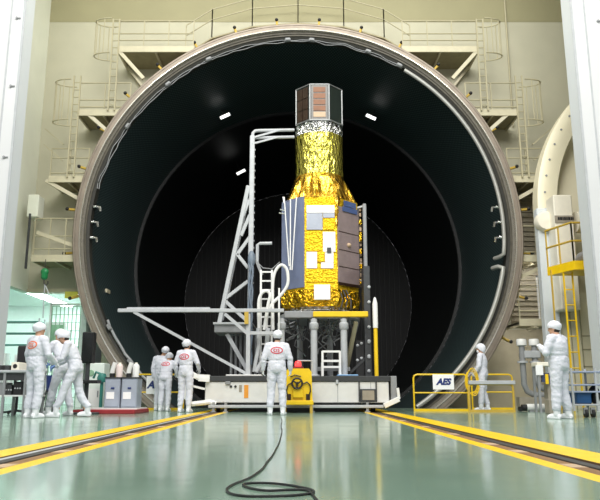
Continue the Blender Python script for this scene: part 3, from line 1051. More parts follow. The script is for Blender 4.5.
# cable bundle on the tower
mb = MB()
for i in range(5):
    pts = [Vector((xp + .02 + .05 * math.sin(i * 2 + k * .9), yt - .12 - .02 * i, tz(256) + (czt + .3 - tz(256)) * k / 12)) for k in range(13)]
    mb.tube(pts, .028, 6)
mb.ball((xp + .03, yt - .13, tz(260)), (.1, .1, .22))
mb.build('cable_bundle', mat('cable_gray', (110, 122, 136), .5, var=.15), tw)
mb = MB().tube([at(257, 262, yt), at(257.5, 245, yt), at(260, 243.5, yt), at(272, 243.3, yt)], .045, 8)
mb.build('bent_arm', M['lightgray'], tw)
MB().tube([at(257, 262, yt), at(263, 268, yt), at(272, 269, yt), at(280, 262, yt)], .014, 6).build('hanging_wire', M['gray'], tw)
MB().beam(at(257, 262, yt - .02), at(262, 275, yt - .02), .08).build('elbow', M['gray'], tw)

# ladders with hooped handrails beside the satellite
yl = 17.15
t = thing('hooped_ladder', (at(268, 330, yl).x, yl, czt), 'white ladder with arched handrails between tower and satellite', 'ladder')
def curve(P3, n=5):
    out = []
    for i in range(len(P3) - 1):
        p0, p1, p2, p3 = P3[max(i - 1, 0)], P3[i], P3[i + 1], P3[min(i + 2, len(P3) - 1)]
        for k in range(n):
            u = k / n
            out.append(.5 * ((2 * p1) + (p2 - p0) * u + (2 * p0 - 5 * p1 + 4 * p2 - p3) * u * u + (3 * p1 - p0 - 3 * p2 + p3) * u ** 3))
    return out + [P3[-1]]
def hoop(pts, Y, r=.04):
    return MB().tube(curve([at(a, b, Y) for a, b in pts]), r, 8)
hoop([(259, 330), (258.5, 312), (259, 300), (262, 293), (267, 291), (270, 295), (268, 305), (264, 330)], yl).build('handrail', M['white'], t)
hoop([(273, 330), (272.5, 300), (273, 280), (276, 270), (281, 265), (286, 268), (288, 276), (287, 286), (280, 296), (272, 304), (267, 314), (266, 330)], yl + .05).build('handrail', M['white'], t)
mb = MB()
for px in (261, 272):
    mb.beam(at(px, 270, yl + .2), at(px - .5, 372, yl + .2), .05, .06, up=(0, 1, 0))
mb.build('stile', M['white'], t)
mb = MB()
for py in range(272, 370, 9):
    MB().beam(at(261, py, yl + .2), at(272, py, yl + .2), .04).build('rung', M['white'], t)
mb = MB().tube([at(a, b, yl - .05) for a, b in ((268, 328), (267, 345), (263, 360), (256, 372))], .06, 8).tube([at(a, b, yl - .02) for a, b in ((258, 328), (259, 345), (256, 360), (254, 372))], .05, 8)
mb.build('hose', M['lightgray'], t)
MB().span(at(278, 330, yl), at(280, 288, yl) + Vector((0, .06, 0))).build('side_post', M['white'], t)

# small white step frame between the columns
t = thing('step_frame', (at(331, 372, yb - .3).x, yb - .3, czt), 'small white step frame on the cart between the two gray columns', 'step stool')
y0 = yb - .35
x0, x1 = at(322.5, 360, y0).x, at(340, 360, y0).x
mb = MB()
for x in (x0, x1):
    MB().beam((x, y0, czt), (x, y0, Z(351, y0)), .055, .055, up=(0, 1, 0)).build('leg', M['white'], t)
    MB().beam((x, y0 + .4, czt), (x, y0 + .4, Z(362, y0)), .05, .05, up=(0, 1, 0)).build('leg', M['white'], t)
mb = MB()
for py in (351.5, 361, 367):
    mb.beam((x0, y0, Z(py, y0)), (x1, y0, Z(py, y0)), .05)
mb.build('rail', M['white'], t)
MB().span((x0, y0, Z(361, y0)), (x1, y0 + .42, Z(361, y0) + .03)).build('tread', M['lightgray'], t)

# ------------------------------------------------------------------ satellite
SX, SY = .61, 18.70
sat = thing('satellite', (SX, SY, zt1 + .12), 'tall gold-foil satellite standing upright on its stand', 'satellite')
A = 1.04
yfr = SY - A
def fz(py): return Z(py, yfr)
zb, zl, zt = fz(306), fz(289), fz(197)
c = (SX, SY, 0)
MB().lathe(c, [(.0, zt1 + .1), (.94, zt1 + .1), (.94, zb - .06), (.9, zb - .04), (.9, zb + .02), (0, zb + .02)], 'Z', 40).build('adapter_ring', M['silver'], sat)
def crumple(mb, amp, f, seed, sub=1):
    out = MB()
    out.V = [v + Vector((noise.noise(v * f + Vector((seed, 0, 0))), noise.noise(v * f + Vector((0, seed, 5))), 0)) * amp for v in mb.V]
    out.F, out.S, out.MI = mb.F, mb.S, mb.MI
    return out
def oct_grid(a_prof, nz, ns):
    """octagon column subdivided so that foil can crumple"""
    prof = []
    for (a0, z0), (a1, z1) in zip(a_prof[:-1], a_prof[1:]):
        for i in range(nz):
            prof.append((a0 + (a1 - a0) * i / nz, z0 + (z1 - z0) * i / nz))
    prof.append(a_prof[-1])
    base = []
    k = 1 / math.cos(PI / 8)
    for e in range(8):
        p = Vector((math.cos(PI / 8 + e * PI / 4), math.sin(PI / 8 + e * PI / 4), 0)) * k
        q = Vector((math.cos(PI / 8 + (e + 1) * PI / 4), math.sin(PI / 8 + (e + 1) * PI / 4), 0)) * k
        for i in range(ns):
            base.append(p.lerp(q, i / ns))
    return MB().loft([[Vector((SX, SY, z)) + b * a for b in base] for a, z in prof], False)
crumple(oct_grid([(A - .03, zb), (A + .01, zb + .1), (A + .02, zl)], 6, 6), .05, 5, 3).build('base_foil', M['gold'], sat)
crumple(oct_grid([(A, zl), (A, zt)], 12, 6), .006, 5, 1).build('bus_body', M['gold_flat'], sat)
# flared skirt, upper cylinder, silver collar
zs1, zc1, zv1, ztop = Z(172, 18.0), Z(131, 18.0), Z(120, 18.0), Z(84.5, 18.05)
def skirt():
    rings = []
    nz, na = 14, 110
    for i in range(nz + 1):
        t_ = i / nz
        ring = []
        for k in range(na):
            a = 2 * PI * k / na
            oc = A * 1.0 / max(abs(math.cos(((a + PI / 8) % (PI / 4)) - PI / 8)), .92)
            r0 = oc * .99
            r = r0 + (.70 - r0) * (t_ ** .75)
            r += .075 * math.sin(a * 11 + 2 * math.sin(3 * a)) * math.sin(PI * min(1, t_ + .15)) * (1 - .4 * t_)
            r += .03 * noise.noise(Vector((math.cos(a) * 4, math.sin(a) * 4, t_ * 3)))
            ring.append(Vector((SX + r * math.cos(a), SY + r * math.sin(a), zt + (zs1 - zt) * t_)))
        rings.append(ring)
    return MB().loft(rings, False)
skirt().build('skirt', M['gold_dark'], sat)
def upper(r, z0, z1, amp, seed, nz=10, na=48):
    rings = []
    for i in range(nz + 1):
        ring = []
        for k in range(na):
            a = 2 * PI * k / na
            rr = r + amp * noise.noise(Vector((math.cos(a) * 3.5, math.sin(a) * 3.5, i * .6 + seed)))
            ring.append(Vector((SX + rr * math.cos(a), SY + rr * math.sin(a), z0 + (z1 - z0) * i / nz)))
        rings.append(ring)
    return MB().loft(rings, False)
upper(.69, zs1, zc1, .02, 2).build('telescope_tube', M['gold_green'], sat)
upper(.66, zc1, zv1 + .05, .09, 7, 5, 40).build('silver_collar', M['silver'], sat)
# black octagonal sunshade with pale edges and a copper grid front
B = .655
hd = MB().octa((SX, SY, 0), [(B, zv1), (B, ztop)]).build('sunshade', M['blackpanel'], sat)
k = 1 / math.cos(PI / 8)
mb = MB()
for e in range(8):
    a = PI / 8 + e * PI / 4
    p = Vector((SX + (B + .01) * k * math.cos(a), SY + (B + .01) * k * math.sin(a), 0))
    a2 = a + PI / 4
    q = Vector((SX + (B + .01) * k * math.cos(a2), SY + (B + .01) * k * math.sin(a2), 0))
    mb.beam(p + Vector((0, 0, zv1)), p + Vector((0, 0, ztop)), .03, .03, up=(0, 1, 0))
    mb.beam(p + Vector((0, 0, ztop)), q + Vector((0, 0, ztop)), .03, .03)
    mb.beam(p + Vector((0, 0, zv1 + .02)), q + Vector((0, 0, zv1 + .02)), .04, .04)
mb.build('edge_frame', mat('shade_frame', (112, 114, 114), .4, metal=.4), hd)
ysf = SY - B
hw = B * math.tan(PI / 8)
MB().span((SX - hw + .05, ysf - .025, zv1 + .03), (SX + hw - .05, ysf, ztop - .03)).build('face_plate', mat('shade_face', (104, 100, 96), .45), hd)
nrow = 5
for i in range(nrow):
    z0 = zv1 + .1 + (ztop - zv1 - .16) * i / nrow
    z1 = zv1 + .1 + (ztop - zv1 - .16) * (i + 1) / nrow - .035
    MB().span((SX - hw + .1, ysf - .04, z0), (SX + hw - .1, ysf - .02, z1)).build('copper_tile', M['pad'] if i == 0 else M['copper'], hd)
def face_frame(e, ap):
    """frame of an octagon face e: centre direction angle e*45deg"""
    a = e * PI / 4
    nrm = Vector((math.cos(a), math.sin(a), 0))
    tan = Vector((-math.sin(a), math.cos(a), 0))
    return Vector((SX, SY, 0)) + nrm * ap, nrm, tan
def face_panel(mb, e, ap, u0, u1, z0, z1, th=.02):
    cc, nrm, tan = face_frame(e, ap)
    R = Matrix((tan, nrm, Vector((0, 0, 1)))).transposed()
    return mb.box(cc + tan * (u0 + u1) / 2 + nrm * th / 2 + Vector((0, 0, (z0 + z1) / 2)), (abs(u1 - u0), th, z1 - z0), R)
hb = B * math.tan(PI / 8)
mb = MB()
for i in range(3):
    for j in range(2):
        z0 = zv1 + .06 + (ztop - zv1 - .1) * i / 3
        face_panel(mb, 5, B, -hb + .05 + (hb - .05) * j, -hb + .03 + (hb - .05) * (j + 1), z0, z0 + (ztop - zv1 - .1) / 3 - .02)
mb.build('brown_tile', M['brown'], hd)
# bus panels.  faces: 6 = towards the hall, 5 = left front, 7 = right front, 4 = left, 0 = right
hs = A * math.tan(PI / 8)
sl = face_panel(MB(), 5, A, -hs, hs - .01, fz(287), zt + .03, .02)
sl.build('slate_panel', M['slate'], sat)
mb = face_panel(MB(), 4, A, -hs, hs, fz(287), zt - .02, .02)
mb.build('slate_panel', M['slate'], sat)
rp_ = face_panel(MB(), 7, A, -hs + .02, hs, fz(282), fz(206), .04).build('mauve_panel', M['mauve'], sat)
mb = MB()
for f in (.2, .42, .66):
    z0 = fz(282) + (fz(206) - fz(282)) * f
    face_panel(MB(), 7, A + .04, -hs + .02, hs, z0, z0 + .02, .006).build('panel_seam', M['brown'], rp_)
face_panel(MB(), 7, A + .04, -hs, hs, fz(285), fz(282), .01).build('panel_seam', M['brown'], rp_)
for u0, u1 in ((-.2, .3),):
    face_panel(MB(), 7, A + .05, u0, u1, fz(204.5), fz(199), .02).build('blue_strip', M['bluestrip'], sat)
    face_panel(MB(), 7, A + .05, u0 - .05, u1 + .05, fz(210), fz(205), .02).build('blue_strip', M['bluestrip'], sat)
cc, nrm, tan = face_frame(7, A + .04)
MB().ball(cc + Vector((0, 0, fz(243))), (.07, .07, .06)).build('sensor_head', M['pad'], sat)
face_panel(MB(), 0, A, -hs, hs, fz(284), zt - .1, .05).build('folded_array', M['black'], sat)
mb = MB()
cc, nrm, tan = face_frame(0, A + .06)
for i in range(16):
    z0 = fz(284) + (zt - .1 - fz(284)) * (i + .5) / 16
    MB().box(cc + tan * (-hs + .08 + .12 * random.random()) + Vector((.02, -.02, z0)), (.07, .08, random.uniform(.05, .14)), bev=.01).build('hinge_fitting', M['pad'], sat)
mb = MB()
for i in range(5):
    z0 = fz(284) + (zt - .3 - fz(284)) * (i + .4) / 5
    MB().box(cc + tan * (-hs + .05) + Vector((.01, -.05, z0)), (.08, .05, random.uniform(.12, .3)), bev=.01).build('foil_patch', M['gold'], sat)
xg = at(365, 240, SY - .5).x
MB().beam((xg, SY - .5, Z(285, SY - .5)), (xg, SY - .5, Z(204, SY - .5)), .1, .12, up=(0, 1, 0), bev=.02).build('array_edge', M['gray'], sat)
MB().beam((xg, SY - .5, Z(206, SY - .5)), (SX + A, SY - .4, Z(207, SY - .5)), .05).beam((xg, SY - .5, Z(280, SY - .5)), (SX + A, SY - .4, Z(280, SY - .5)), .05).build('array_bracket', M['lightgray'], sat)
mb = MB()
cc = Vector((SX + hs, yfr + .01, 0))
rings = []
for i in range(10):
    z0 = zt - .02 - .085 * i
    w0 = .10 * (1 - i / 14) + .03 * math.sin(i * 1.7)
    rings.append([cc + Vector((dx * w0, dy, z0)) for dx, dy in ((-.6, .02), (-.5, -.05), (.2, -.07), (.9, .03), (1.2, .12), (.3, .12))])
crumple(mb.loft(rings, False), .03, 6, 9).build('foil_drape', M['gold_dark'], sat)
# front face tiles
def ft(x0, y0, x1, y1, m, nm='radiator_tile', th=.02, lift=0.0):
    p, q = at(x0, y1, yfr), at(x1, y0, yfr)
    MB().span((p.x, yfr - th - .012 - lift, p.z), (q.x, yfr + .01, q.z), bev=.004).build(nm, m, sat)
ft(306.5, 205.5, 334.5, 213, M['white_tile'])
ft(306.5, 213.4, 322.5, 230, M['gray_tile'])
ft(323, 213.4, 334.5, 218, M['gray_tile'])
ft(323, 218.5, 334, 230, M['gold_flat'], 'foil_patch')
ft(321, 262.5, 333.5, 268.5, M['white_tile'])
ft(323, 232, 335.2, 252, M['white_tile'])
ft(306, 232, 322, 251, M['gold_flat'], 'foil_patch', .012)
ft(306.5, 252, 317, 268.5, M['white_tile'])
ft(325, 252.5, 333.5, 262.3, M['white_tile'])
ft(318, 252, 324.5, 262, M['gold_flat'], 'foil_patch', .03)
ft(306, 269.5, 335, 282, M['gold_flat'], 'foil_patch', .015)
ft(314, 285, 330, 300, M['white_tile'], 'radiator_tile', .03, .05)
ft(327, 248, 331, 253, M['dark'], 'sensor_block', .06)
# pale cords down the left face
for (a, b) in (((284.2, 197), (289, 266)), ((290.5, 199), (290.2, 270)), ((296.5, 197), (292, 270))):
    MB().cyl(at(a[0], a[1], SY - A + .05), at(b[0], b[1], SY - A - .05), .016, 6).build('cord', M['white'], sat)
MB().tube([at(284, 203, SY - .6), at(283, 197, SY - .6)], .02, 6).tube([at(285, 211, SY - .65), at(280, 209.5, SY - .65)], .02, 6).tube([at(285, 214, SY - .65), at(279, 213, SY - .65)], .02, 6).build('antenna', M['alu'], sat)
mb = MB()
for i in range(3):
    mb.tube([at(340 + i * 3, 290, SY - .95), at(343 + i * 4, 300, SY - 1.1), at(341 + i * 5, 308, SY - 1.1)], .018, 6)
mb.build('cable', M['dark'], sat)

# ------------------------------------------------------------------ yellow winch unit
yv = 15.72
wx = at(298, 390, yv).x
def wz(py): return Z(py, yv)
t = thing('yellow_winch', (wx, yv + .3, 0), 'yellow portable winch unit with black handwheel and red lamp in front of the cart', 'winch')
wb = .31
MB().span((wx - .35, yv - .06, wz(405)), (wx + .35, yv + .55, wz(400.5)), bev=.015).build('base_frame', M['yellow'], t)
mb = MB()
for sx in (-.3, .3):
    MB().span((wx + sx - .03, yv - .04, 0.0), (wx + sx + .03, yv + .02, wz(405))).build('foot', M['yellow_dull'], t)
    MB().span((wx + sx - .03, yv + .45, 0), (wx + sx + .03, yv + .5, wz(405))).build('foot', M['yellow_dull'], t)
MB().prism([(wx - .33, wz(400.5)), (wx + .33, wz(400.5)), (wx + .31, wz(372)), (wx + .25, wz(368.5)), (wx - .22, wz(368.5)), (wx - .30, wz(372))], yv, yv + .5).build('housing', M['yellow'], t)
MB().span((wx - .12, yv - .07, wz(398)), (wx + .12, yv, wz(388)), bev=.02).build('gear_box', M['yellow'], t)
hwz = wz(383.5)
pts = [Vector((wx - .02 + .115 * math.cos(2 * PI * k / 24), yv - .1, hwz + .115 * math.sin(2 * PI * k / 24))) for k in range(24)]
mb = MB().tube(pts, .022, 8, closed=True)
for k in range(3):
    a = 2 * PI * k / 3 + .5
    mb.cyl((wx - .02, yv - .1, hwz), (wx - .02 + .115 * math.cos(a), yv - .1, hwz + .115 * math.sin(a)), .018, 8)
mb.cyl((wx - .02, yv - .14, hwz), (wx - .02, yv + .02, hwz), .035, 10)
mb.build('handwheel', M['black'], t)
mb = MB()
def xz(px, py): return Vector((at(px, py, yv).x, yv - .03, wz(py)))
mb.tube([xz(303, 384), xz(307, 382), xz(310, 385), xz(310.5, 391), xz(308, 398)], .016, 6)
mb.tube([xz(293, 382), xz(288, 385), xz(286.5, 391), xz(288, 398)], .016, 6)
mb.tube([xz(290, 377), xz(295, 375), xz(301, 376.5)], .014, 6)
mb.build('hose', M['black'], t)
mb = MB()
for px in (287, 306):
    mb.span(xz(px, 400) + Vector((0, -.01, 0)), xz(px + 4, 394) + Vector((0, .03, 0)))
mb.build('valve_block', M['brown'], t)
bz = wz(368.5)
be = MB().lathe((wx - .0, yv + .2, 0), [(.0, bz + .0), (.13, bz), (.13, bz + .04), (.08, bz + .06), (.0, bz + .06)], 'Z', 18).build('lamp_base', M['maroon'], t)
MB().lathe((wx - .0, yv + .2, 0), [(.075, bz + .05), (.075, bz + .13), (.055, bz + .17), (.0, bz + .185)], 'Z', 18).build('red_lamp', M['beacon'], be)
MB().tube([(wx + .0, yv + .3, bz), (wx + .0, yv + .3, bz + .19), (wx + .33, yv + .3, bz + .19), (wx + .33, yv + .3, bz - .1)], .02, 8).build('handle', M['lightgray'], t)

# ------------------------------------------------------------------ people
def limb(mb, pts, rs, n=10):
    mb.tube(pts, rs, n)
    for p, r in zip(pts, rs):
        mb.ball(p, r, n, 8)


def hand(wrist, direc, palm_n, side, s, curl=.5):
    """glove with palm, four unequal bent fingers and a thumb that leaves the side of the palm"""
    d = direc.normalized()
    nrm = (palm_n - d * palm_n.dot(d)).normalized()
    x = d.cross(nrm) * side           # towards the little finger
    mb = MB()
    def P(a, b, c_): return wrist + (d * a + x * b + nrm * c_) * s
    limb(mb, [P(-.03, 0, 0), P(.01, 0, 0)], [.033 * s, .031 * s])
    for b in (-.028, -.009, .010, .028):
        limb(mb, [P(.02, b * .7, 0), P(.085, b, 0)], [.017 * s, .014 * s], 8)
    for b, L in ((-.030, .068), (-.010, .078), (.010, .072), (.029, .056)):
        a0, pts, pos = .2, [P(.08, b, 0)], Vector((.08, b, 0))
        ang = .15
        for f in (.45, .32, .23):
            ang += curl * .75
            pos = pos + Vector((math.cos(ang), 0, math.sin(ang))) * L * f
            pts.append(P(pos.x, pos.y * 1.05, pos.z))
        limb(mb, pts, [.0098 * s, .0095 * s, .009 * s, .008 * s], 8)
    limb(mb, [P(.015, -.022, .006), P(.045, -.05, .02), P(.07, -.058, .034), P(.09, -.054, .046)], [.015 * s, .0125 * s, .0108 * s, .009 * s], 8)
    return fuse(mb, .0052 * s, 2, .4)[0]


BASE = dict(pelvis=(0, 0, .93), waist=(0, .0, 1.09), chest=(0, .0, 1.26), neck=(0, .0, 1.44), head=(0, .025, 1.575),
            shL=(-.185, 0, 1.385), elL=(-.245, -.02, 1.11), wrL=(-.255, .05, .875),
            shR=(.185, 0, 1.385), elR=(.245, -.02, 1.11), wrR=(.255, .05, .875),
            hipL=(-.095, 0, .88), knL=(-.105, .02, .49), anL=(-.11, -.02, .09), ftL=(0, 1),
            hipR=(.095, 0, .88), knR=(.105, .02, .49), anR=(.11, -.02, .09), ftR=(0, 1), face=(0, 1, 0))


def person(label, loc, rz, h, pose=None, logo='red', hood=False, glove='glove', hair=True, seed=0, logo_off=(0, 0), build=.93):
    J = dict(BASE)
    J.update(pose or {})
    s = h / 1.70
    face = Vector(J.pop('face')).normalized()
    ft_ = {k: Vector((J[k][0], J[k][1], 0)).normalized() for k in ('ftL', 'ftR')}
    P = {k: Vector(v) * s for k, v in J.items() if k not in ('ftL', 'ftR')}
    root = thing('person', (0, 0, 0), label, 'person', 'workers in white clean-room suits')
    def ring(c_, dn, rx, ry, n=20, rot=0.0):
        fw = Vector((math.sin(rot), math.cos(rot), 0))
        fw = (fw - dn * fw.dot(dn)).normalized()
        sx = fw.cross(dn).normalized()
        return [c_ + sx * rx * math.cos(2 * PI * k_ / n) + fw * ry * math.sin(2 * PI * k_ / n) for k_ in range(n)]
    def torso(mb, g):
        pe, wa, chs, ne = P['pelvis'], P['waist'], P['chest'], P['neck']
        up0, up1, up2 = (wa - pe).normalized(), (chs - wa).normalized(), (ne - chs).normalized()
        rot = math.atan2(P['shL'].y - P['shR'].y, P['shR'].x - P['shL'].x) if abs(P['shR'].y - P['shL'].y) > .01 else 0
        R = []
        for c_, dn, rx, ry, ro in ((pe - up0 * .09 * s, up0, .135, .115, 0), (pe - up0 * .03 * s, up0, .178, .14, 0), (pe + up0 * .06 * s, up0, .18, .14, rot * .3), (wa, (up0 + up1) / 2, .172, .132, rot * .6),
                              (chs - up1 * .03 * s, up1, .19, .138, rot), (chs + up2 * .06 * s, up2, .198, .132, rot), (chs + (ne - chs) * .72, up2, .165, .10, rot), (ne - up2 * .005 * s, up2, .09, .075, rot), (ne + up2 * .03 * s, up2, .07, .068, rot)):
            R.append(ring(c_, dn.normalized(), rx * s * g * build, ry * s * g * build, 20, ro))
        mb.loft(R)
    # body: one continuous skin-coloured figure inside the suit
    mb = MB()
    torso(mb, .86)
    hd_ = P['head']
    fup = (hd_ - P['neck'])
    fup = Vector((fup.x * .6, fup.y * .6, fup.z)).normalized()
    f = (face - fup * face.dot(fup)).normalized()
    rt = f.cross(fup).normalized()
    H = Matrix((rt, f, fup)).transposed()
    def hp(x, y, z): return hd_ + H @ (Vector((x, y, z)) * s)
    limb(mb, [P['neck'] - Vector((0, 0, .04)) * s, hp(0, -.02, -.05)], [.056 * s, .055 * s])
    mb.ball(hp(0, -.008, .035), [v * s for v in (.074, .092, .082)], 16, 12, H)
    mb.ball(hp(0, .018, -.035), [v * s for v in (.06, .072, .085)], 16, 12, H)
    mb.ball(hp(0, .05, -.085), [v * s for v in (.03, .03, .025)], 10, 8, H)
    mb.ball(hp(0, .092, -.012), [v * s for v in (.013, .022, .022)], 8, 6, H)
    mb.ball(hp(0, .084, .012), [v * s for v in (.010, .014, .028)], 8, 6, H)
    mb.ball(hp(0, .079, -.055), [v * s for v in (.024, .012, .009)], 8, 6, H)
    for q in (-1, 1):
        mb.ball(hp(q * .074, -.005, -.012), [v * s for v in (.012, .022, .034)], 8, 6, H)
        mb.ball(hp(q * .028, .066, .028), [v * s for v in (.024, .016, .01)], 8, 6, H)
    for q, sd2 in (('L', -1), ('R', 1)):
        limb(mb, [P['sh' + q], P['el' + q], P['wr' + q]], [.055 * s, .044 * s, .03 * s])
        limb(mb, [P['hip' + q], P['kn' + q], P['an' + q]], [.085 * s, .062 * s, .042 * s])
        limb(mb, [P['an' + q] - Vector((0, 0, .02)) * s, P['an' + q] + ft_['ft' + q] * .1 * s - Vector((0, 0, .05)) * s], [.035 * s, .03 * s])
    b_, _ = fuse(mb, .0115 * s, 3, .4)
    body = b_.build('body', M['skin'], root)
    for q in (-1, 1):
        MB().ball(hp(q * .028, .074, .012), [v * s for v in (.012, .009, .008)], 8, 6, H).build('eye', M['black'], root)
    # coverall
    mb = MB()
    torso(mb, 1.06)
    for q, sd2 in (('L', -1), ('R', 1)):
        sh, el, wr = P['sh' + q], P['el' + q], P['wr' + q]
        mid = (sh + el) / 2
        limb(mb, [sh.lerp(P['neck'], .35), sh, mid, el, (el + wr) / 2, wr.lerp(el, .06)], [v * s * build for v in (.078, .081, .073, .066, .06, .047)], 12)
        hi, kn, an = P['hip' + q], P['kn' + q], P['an' + q]
        limb(mb, [hi + Vector((0, 0, .04)) * s, hi.lerp(kn, .35), kn, kn.lerp(an, .45), an + Vector((0, 0, .1)) * s], [v * s * build for v in (.108, .104, .086, .084, .074)], 12)
    b_, nr = fuse(mb, .0145 * s, 5, .5)
    for i, v in enumerate(b_.V):
        q1 = noise.noise(Vector((v.x * 9, v.y * 9, v.z * 15)) + Vector((seed * 3.1, 0, 0)))
        q2 = noise.noise(Vector((v.x * 20 + v.z * 9, v.y * 20, v.z * 24)) + Vector((0, seed * 1.7, 0)))
        w_ = 1.0 if v.z < 1.2 * s else .7
        q3 = noise.noise(Vector((v.x * 34, v.y * 34, v.z * 44 + seed)))
        q1 += .3 * q3
        wd = v - P['waist']
        if wd.length < .3 * s:
            q1 -= .9 * math.exp(-(wd.z / (.016 * s)) ** 2)
        b_.V[i] = v + nr[i] * (q1 * .017 + abs(q2) * -.014 + .004) * w_ * s * .62
    suit = b_.build('coverall', M['suit'], root)
    # belt seam at the waist
    # cap
    mb = MB()
    nu, nv = 24, 16
    vs = []
    lowf, lowb = (.024, -.05) if not hood else (.03, -.12)
    for i in range(nv + 1):
        th = PI * i / nv
        for k_ in range(nu):
            a = 2 * PI * k_ / nu
            x, y, z = .1 * math.sin(th) * math.cos(a), .12 * math.sin(th) * math.sin(a) - .014, .108 * math.cos(th) + .038
            if hood:
                z = .038 + (z - .038) * (1.0 if z > .038 else 1.75)
            lim = lowb + (lowf - lowb) * min(1, max(0, (y + .09) / .15))
            pf = 1.0 + .10 * noise.noise(Vector((x * 26, y * 26, z * 26 + seed))) + .05 * noise.noise(Vector((x * 70, y * 70, z * 60 - seed))) + (.10 if y < -.03 and z < .06 else 0) * min(1, (-.03 - y) / .06)
            if z < lim:
                z = lim
                pf *= .98
            vs.append(hp(x * pf, y * pf, z))
    fs = []
    for i in range(nv):
        for k_ in range(nu):
            fs.append((i * nu + k_, (i + 1) * nu + k_, (i + 1) * nu + (k_ + 1) % nu, i * nu + (k_ + 1) % nu))
    mb.add(vs, fs, True)
    bandp = []
    for k_ in range(28):
        a = 2 * PI * k_ / 28
        x, y = .084 * math.cos(a), .101 * math.sin(a) - .01
        lim = (lowb if not hood else -.055) + (lowf - (lowb if not hood else -.055)) * min(1, max(0, (y + .09) / .15))
        bandp.append(hp(x, y, lim + .008))
    if not hood:
        mb.tube(bandp, .006 * s, 6, closed=True)
    mb.build('cap', M['cap'], root)
    if hair and not hood:
        mb = MB().ball(hp(0, -.034, -.02), [v * s for v in (.077, .072, .075)], 14, 10, H)
        mb.build('hair', M['hair'], root)
    if hood:
        MB().ball(hp(0, .048, -.055), [v * s for v in (.058, .055, .052)], 14, 10, H).build('face_mask', M['mask'], root)
    # boots and gloves
    for q, sd2 in (('L', -1), ('R', 1)):
        an, d = P['an' + q], ft_['ft' + q]
        sxv = Vector((d.y, -d.x, 0))
        mb = MB()
        g0 = Vector((an.x, an.y, 0))
        z_ = an.z - .09 * s
        def bp_(a, b, c_): return g0 + (d * a + sxv * b + Vector((0, 0, c_))) * s + Vector((0, 0, max(0, z_)))
        limb(mb, [bp_(0, 0, .20), bp_(0, 0, .08)], [.062 * s, .056 * s])
        mb.ball(bp_(-.03, 0, .045), [v * s for v in (.044, .055, .045)], 12, 8)
        R2 = Matrix((sxv, d, Vector((0, 0, 1)))).transposed()
        mb.ball(bp_(.06, 0, .045), [v * s for v in (.046, .12, .05)], 14, 10, R2)
        mb.ball(bp_(.13, 0, .035), [v * s for v in (.05, .065, .035)], 14, 10, R2)
        mb.box(bp_(.055, 0, .014), (.084 * s, .25 * s, .028 * s), R2, .01)
        bt_, _ = fuse(mb, .0095 * s, 3, .4)
        zmin = min(v.z for v in bt_.V)
        for v in bt_.V:
            v.z = max(v.z, zmin + .002)
        bt_.build('boot', M['boot'], root)
        fa = (P['wr' + q] - P['el' + q])
        pn = Vector((-sd2 * .8, .35, 0)) if abs(fa.normalized().z) > .6 else Vector((-sd2 * .5, 0, -.8))
        hand(P['wr' + q] - fa.normalized() * .01, fa, pn, -sd2, s, .55).build('glove', M[glove], root)
    # print on the back of the suit
    if logo:
        bv = BVHTree.FromPolygons(b_.V, b_.F)
        up2 = (P['neck'] - P['chest']).normalized()
        cb_ = P['chest'] + up2 * .035 * s + Vector((logo_off[0], 0, logo_off[1])) * s
        rot = math.atan2(P['shL'].y - P['shR'].y, P['shR'].x - P['shL'].x)
        bk = Vector((-math.sin(rot), -math.cos(rot), 0))
        bk = (bk - up2 * bk.dot(up2)).normalized()
        hx = up2.cross(bk).normalized()
        def onb(u, v):
            o_ = cb_ + (hx * u + up2 * v) * s + bk * .5
            hit = bv.ray_cast(o_, -bk)
            return (hit[0] if hit[0] else cb_ + bk * .13) + bk * .004
        def ribbon(mb, pts, w, closed=False):
            N_ = len(pts)
            L_, R_ = [], []
            for i, (u, v) in enumerate(pts):
                u1, v1 = pts[(i + 1) % N_] if (closed or i < N_ - 1) else pts[i]
                u0, v0 = pts[i - 1] if (closed or i > 0) else pts[i]
                t_ = Vector((u1 - u0, v1 - v0))
                t_ = t_.normalized() if t_.length > 0 else Vector((1, 0))
                L_.append(onb(u - t_.y * w / 2, v + t_.x * w / 2)); R_.append(onb(u + t_.y * w / 2, v - t_.x * w / 2))
            vs2 = L_ + R_ + [p + bk * .003 for p in L_] + [p + bk * .003 for p in R_]
            fs2 = []
            for i in range(N_ if closed else N_ - 1):
                j = (i + 1) % N_
                fs2 += [(i, j, N_ + j, N_ + i), (2 * N_ + i, 3 * N_ + i, 3 * N_ + j, 2 * N_ + j), (i, 2 * N_ + i, 2 * N_ + j, j), (N_ + i, N_ + j, 3 * N_ + j, 3 * N_ + i)]
            mb.add(vs2, fs2)
        mb = MB()
        ea, eb = .118, .064
        ribbon(mb, [(ea * math.cos(2 * PI * k_ / 36), eb * math.sin(2 * PI * k_ / 36)) for k_ in range(36)], .02, True)
        ribbon(mb, [(-.02, .028), (-.05, .026), (-.062, 0), (-.05, -.026), (-.02, -.028)], .016)
        ribbon(mb, [(.0, .03), (.0, .0), (.0, -.03)], .016)
        ribbon(mb, [(.055, .028), (.025, .022), (.03, .002), (.055, -.006), (.052, -.026), (.022, -.028)], .015)
        mb.build('back_print', M['red_ink' if logo == 'red' else 'orange_ink'], root)
    root.location = loc
    root.rotation_euler = (0, 0, rz)
    return root


def foot_at(px, Y):
    dx = (px - CX0) / F
    # point of the floor straight below the column px at depth Y
    k_ = math.tan(math.atan(CH / Y) + PITCH)
    t_ = Y / (CP + k_ * SP)
    return Vector((dx * t_, Y, 0))


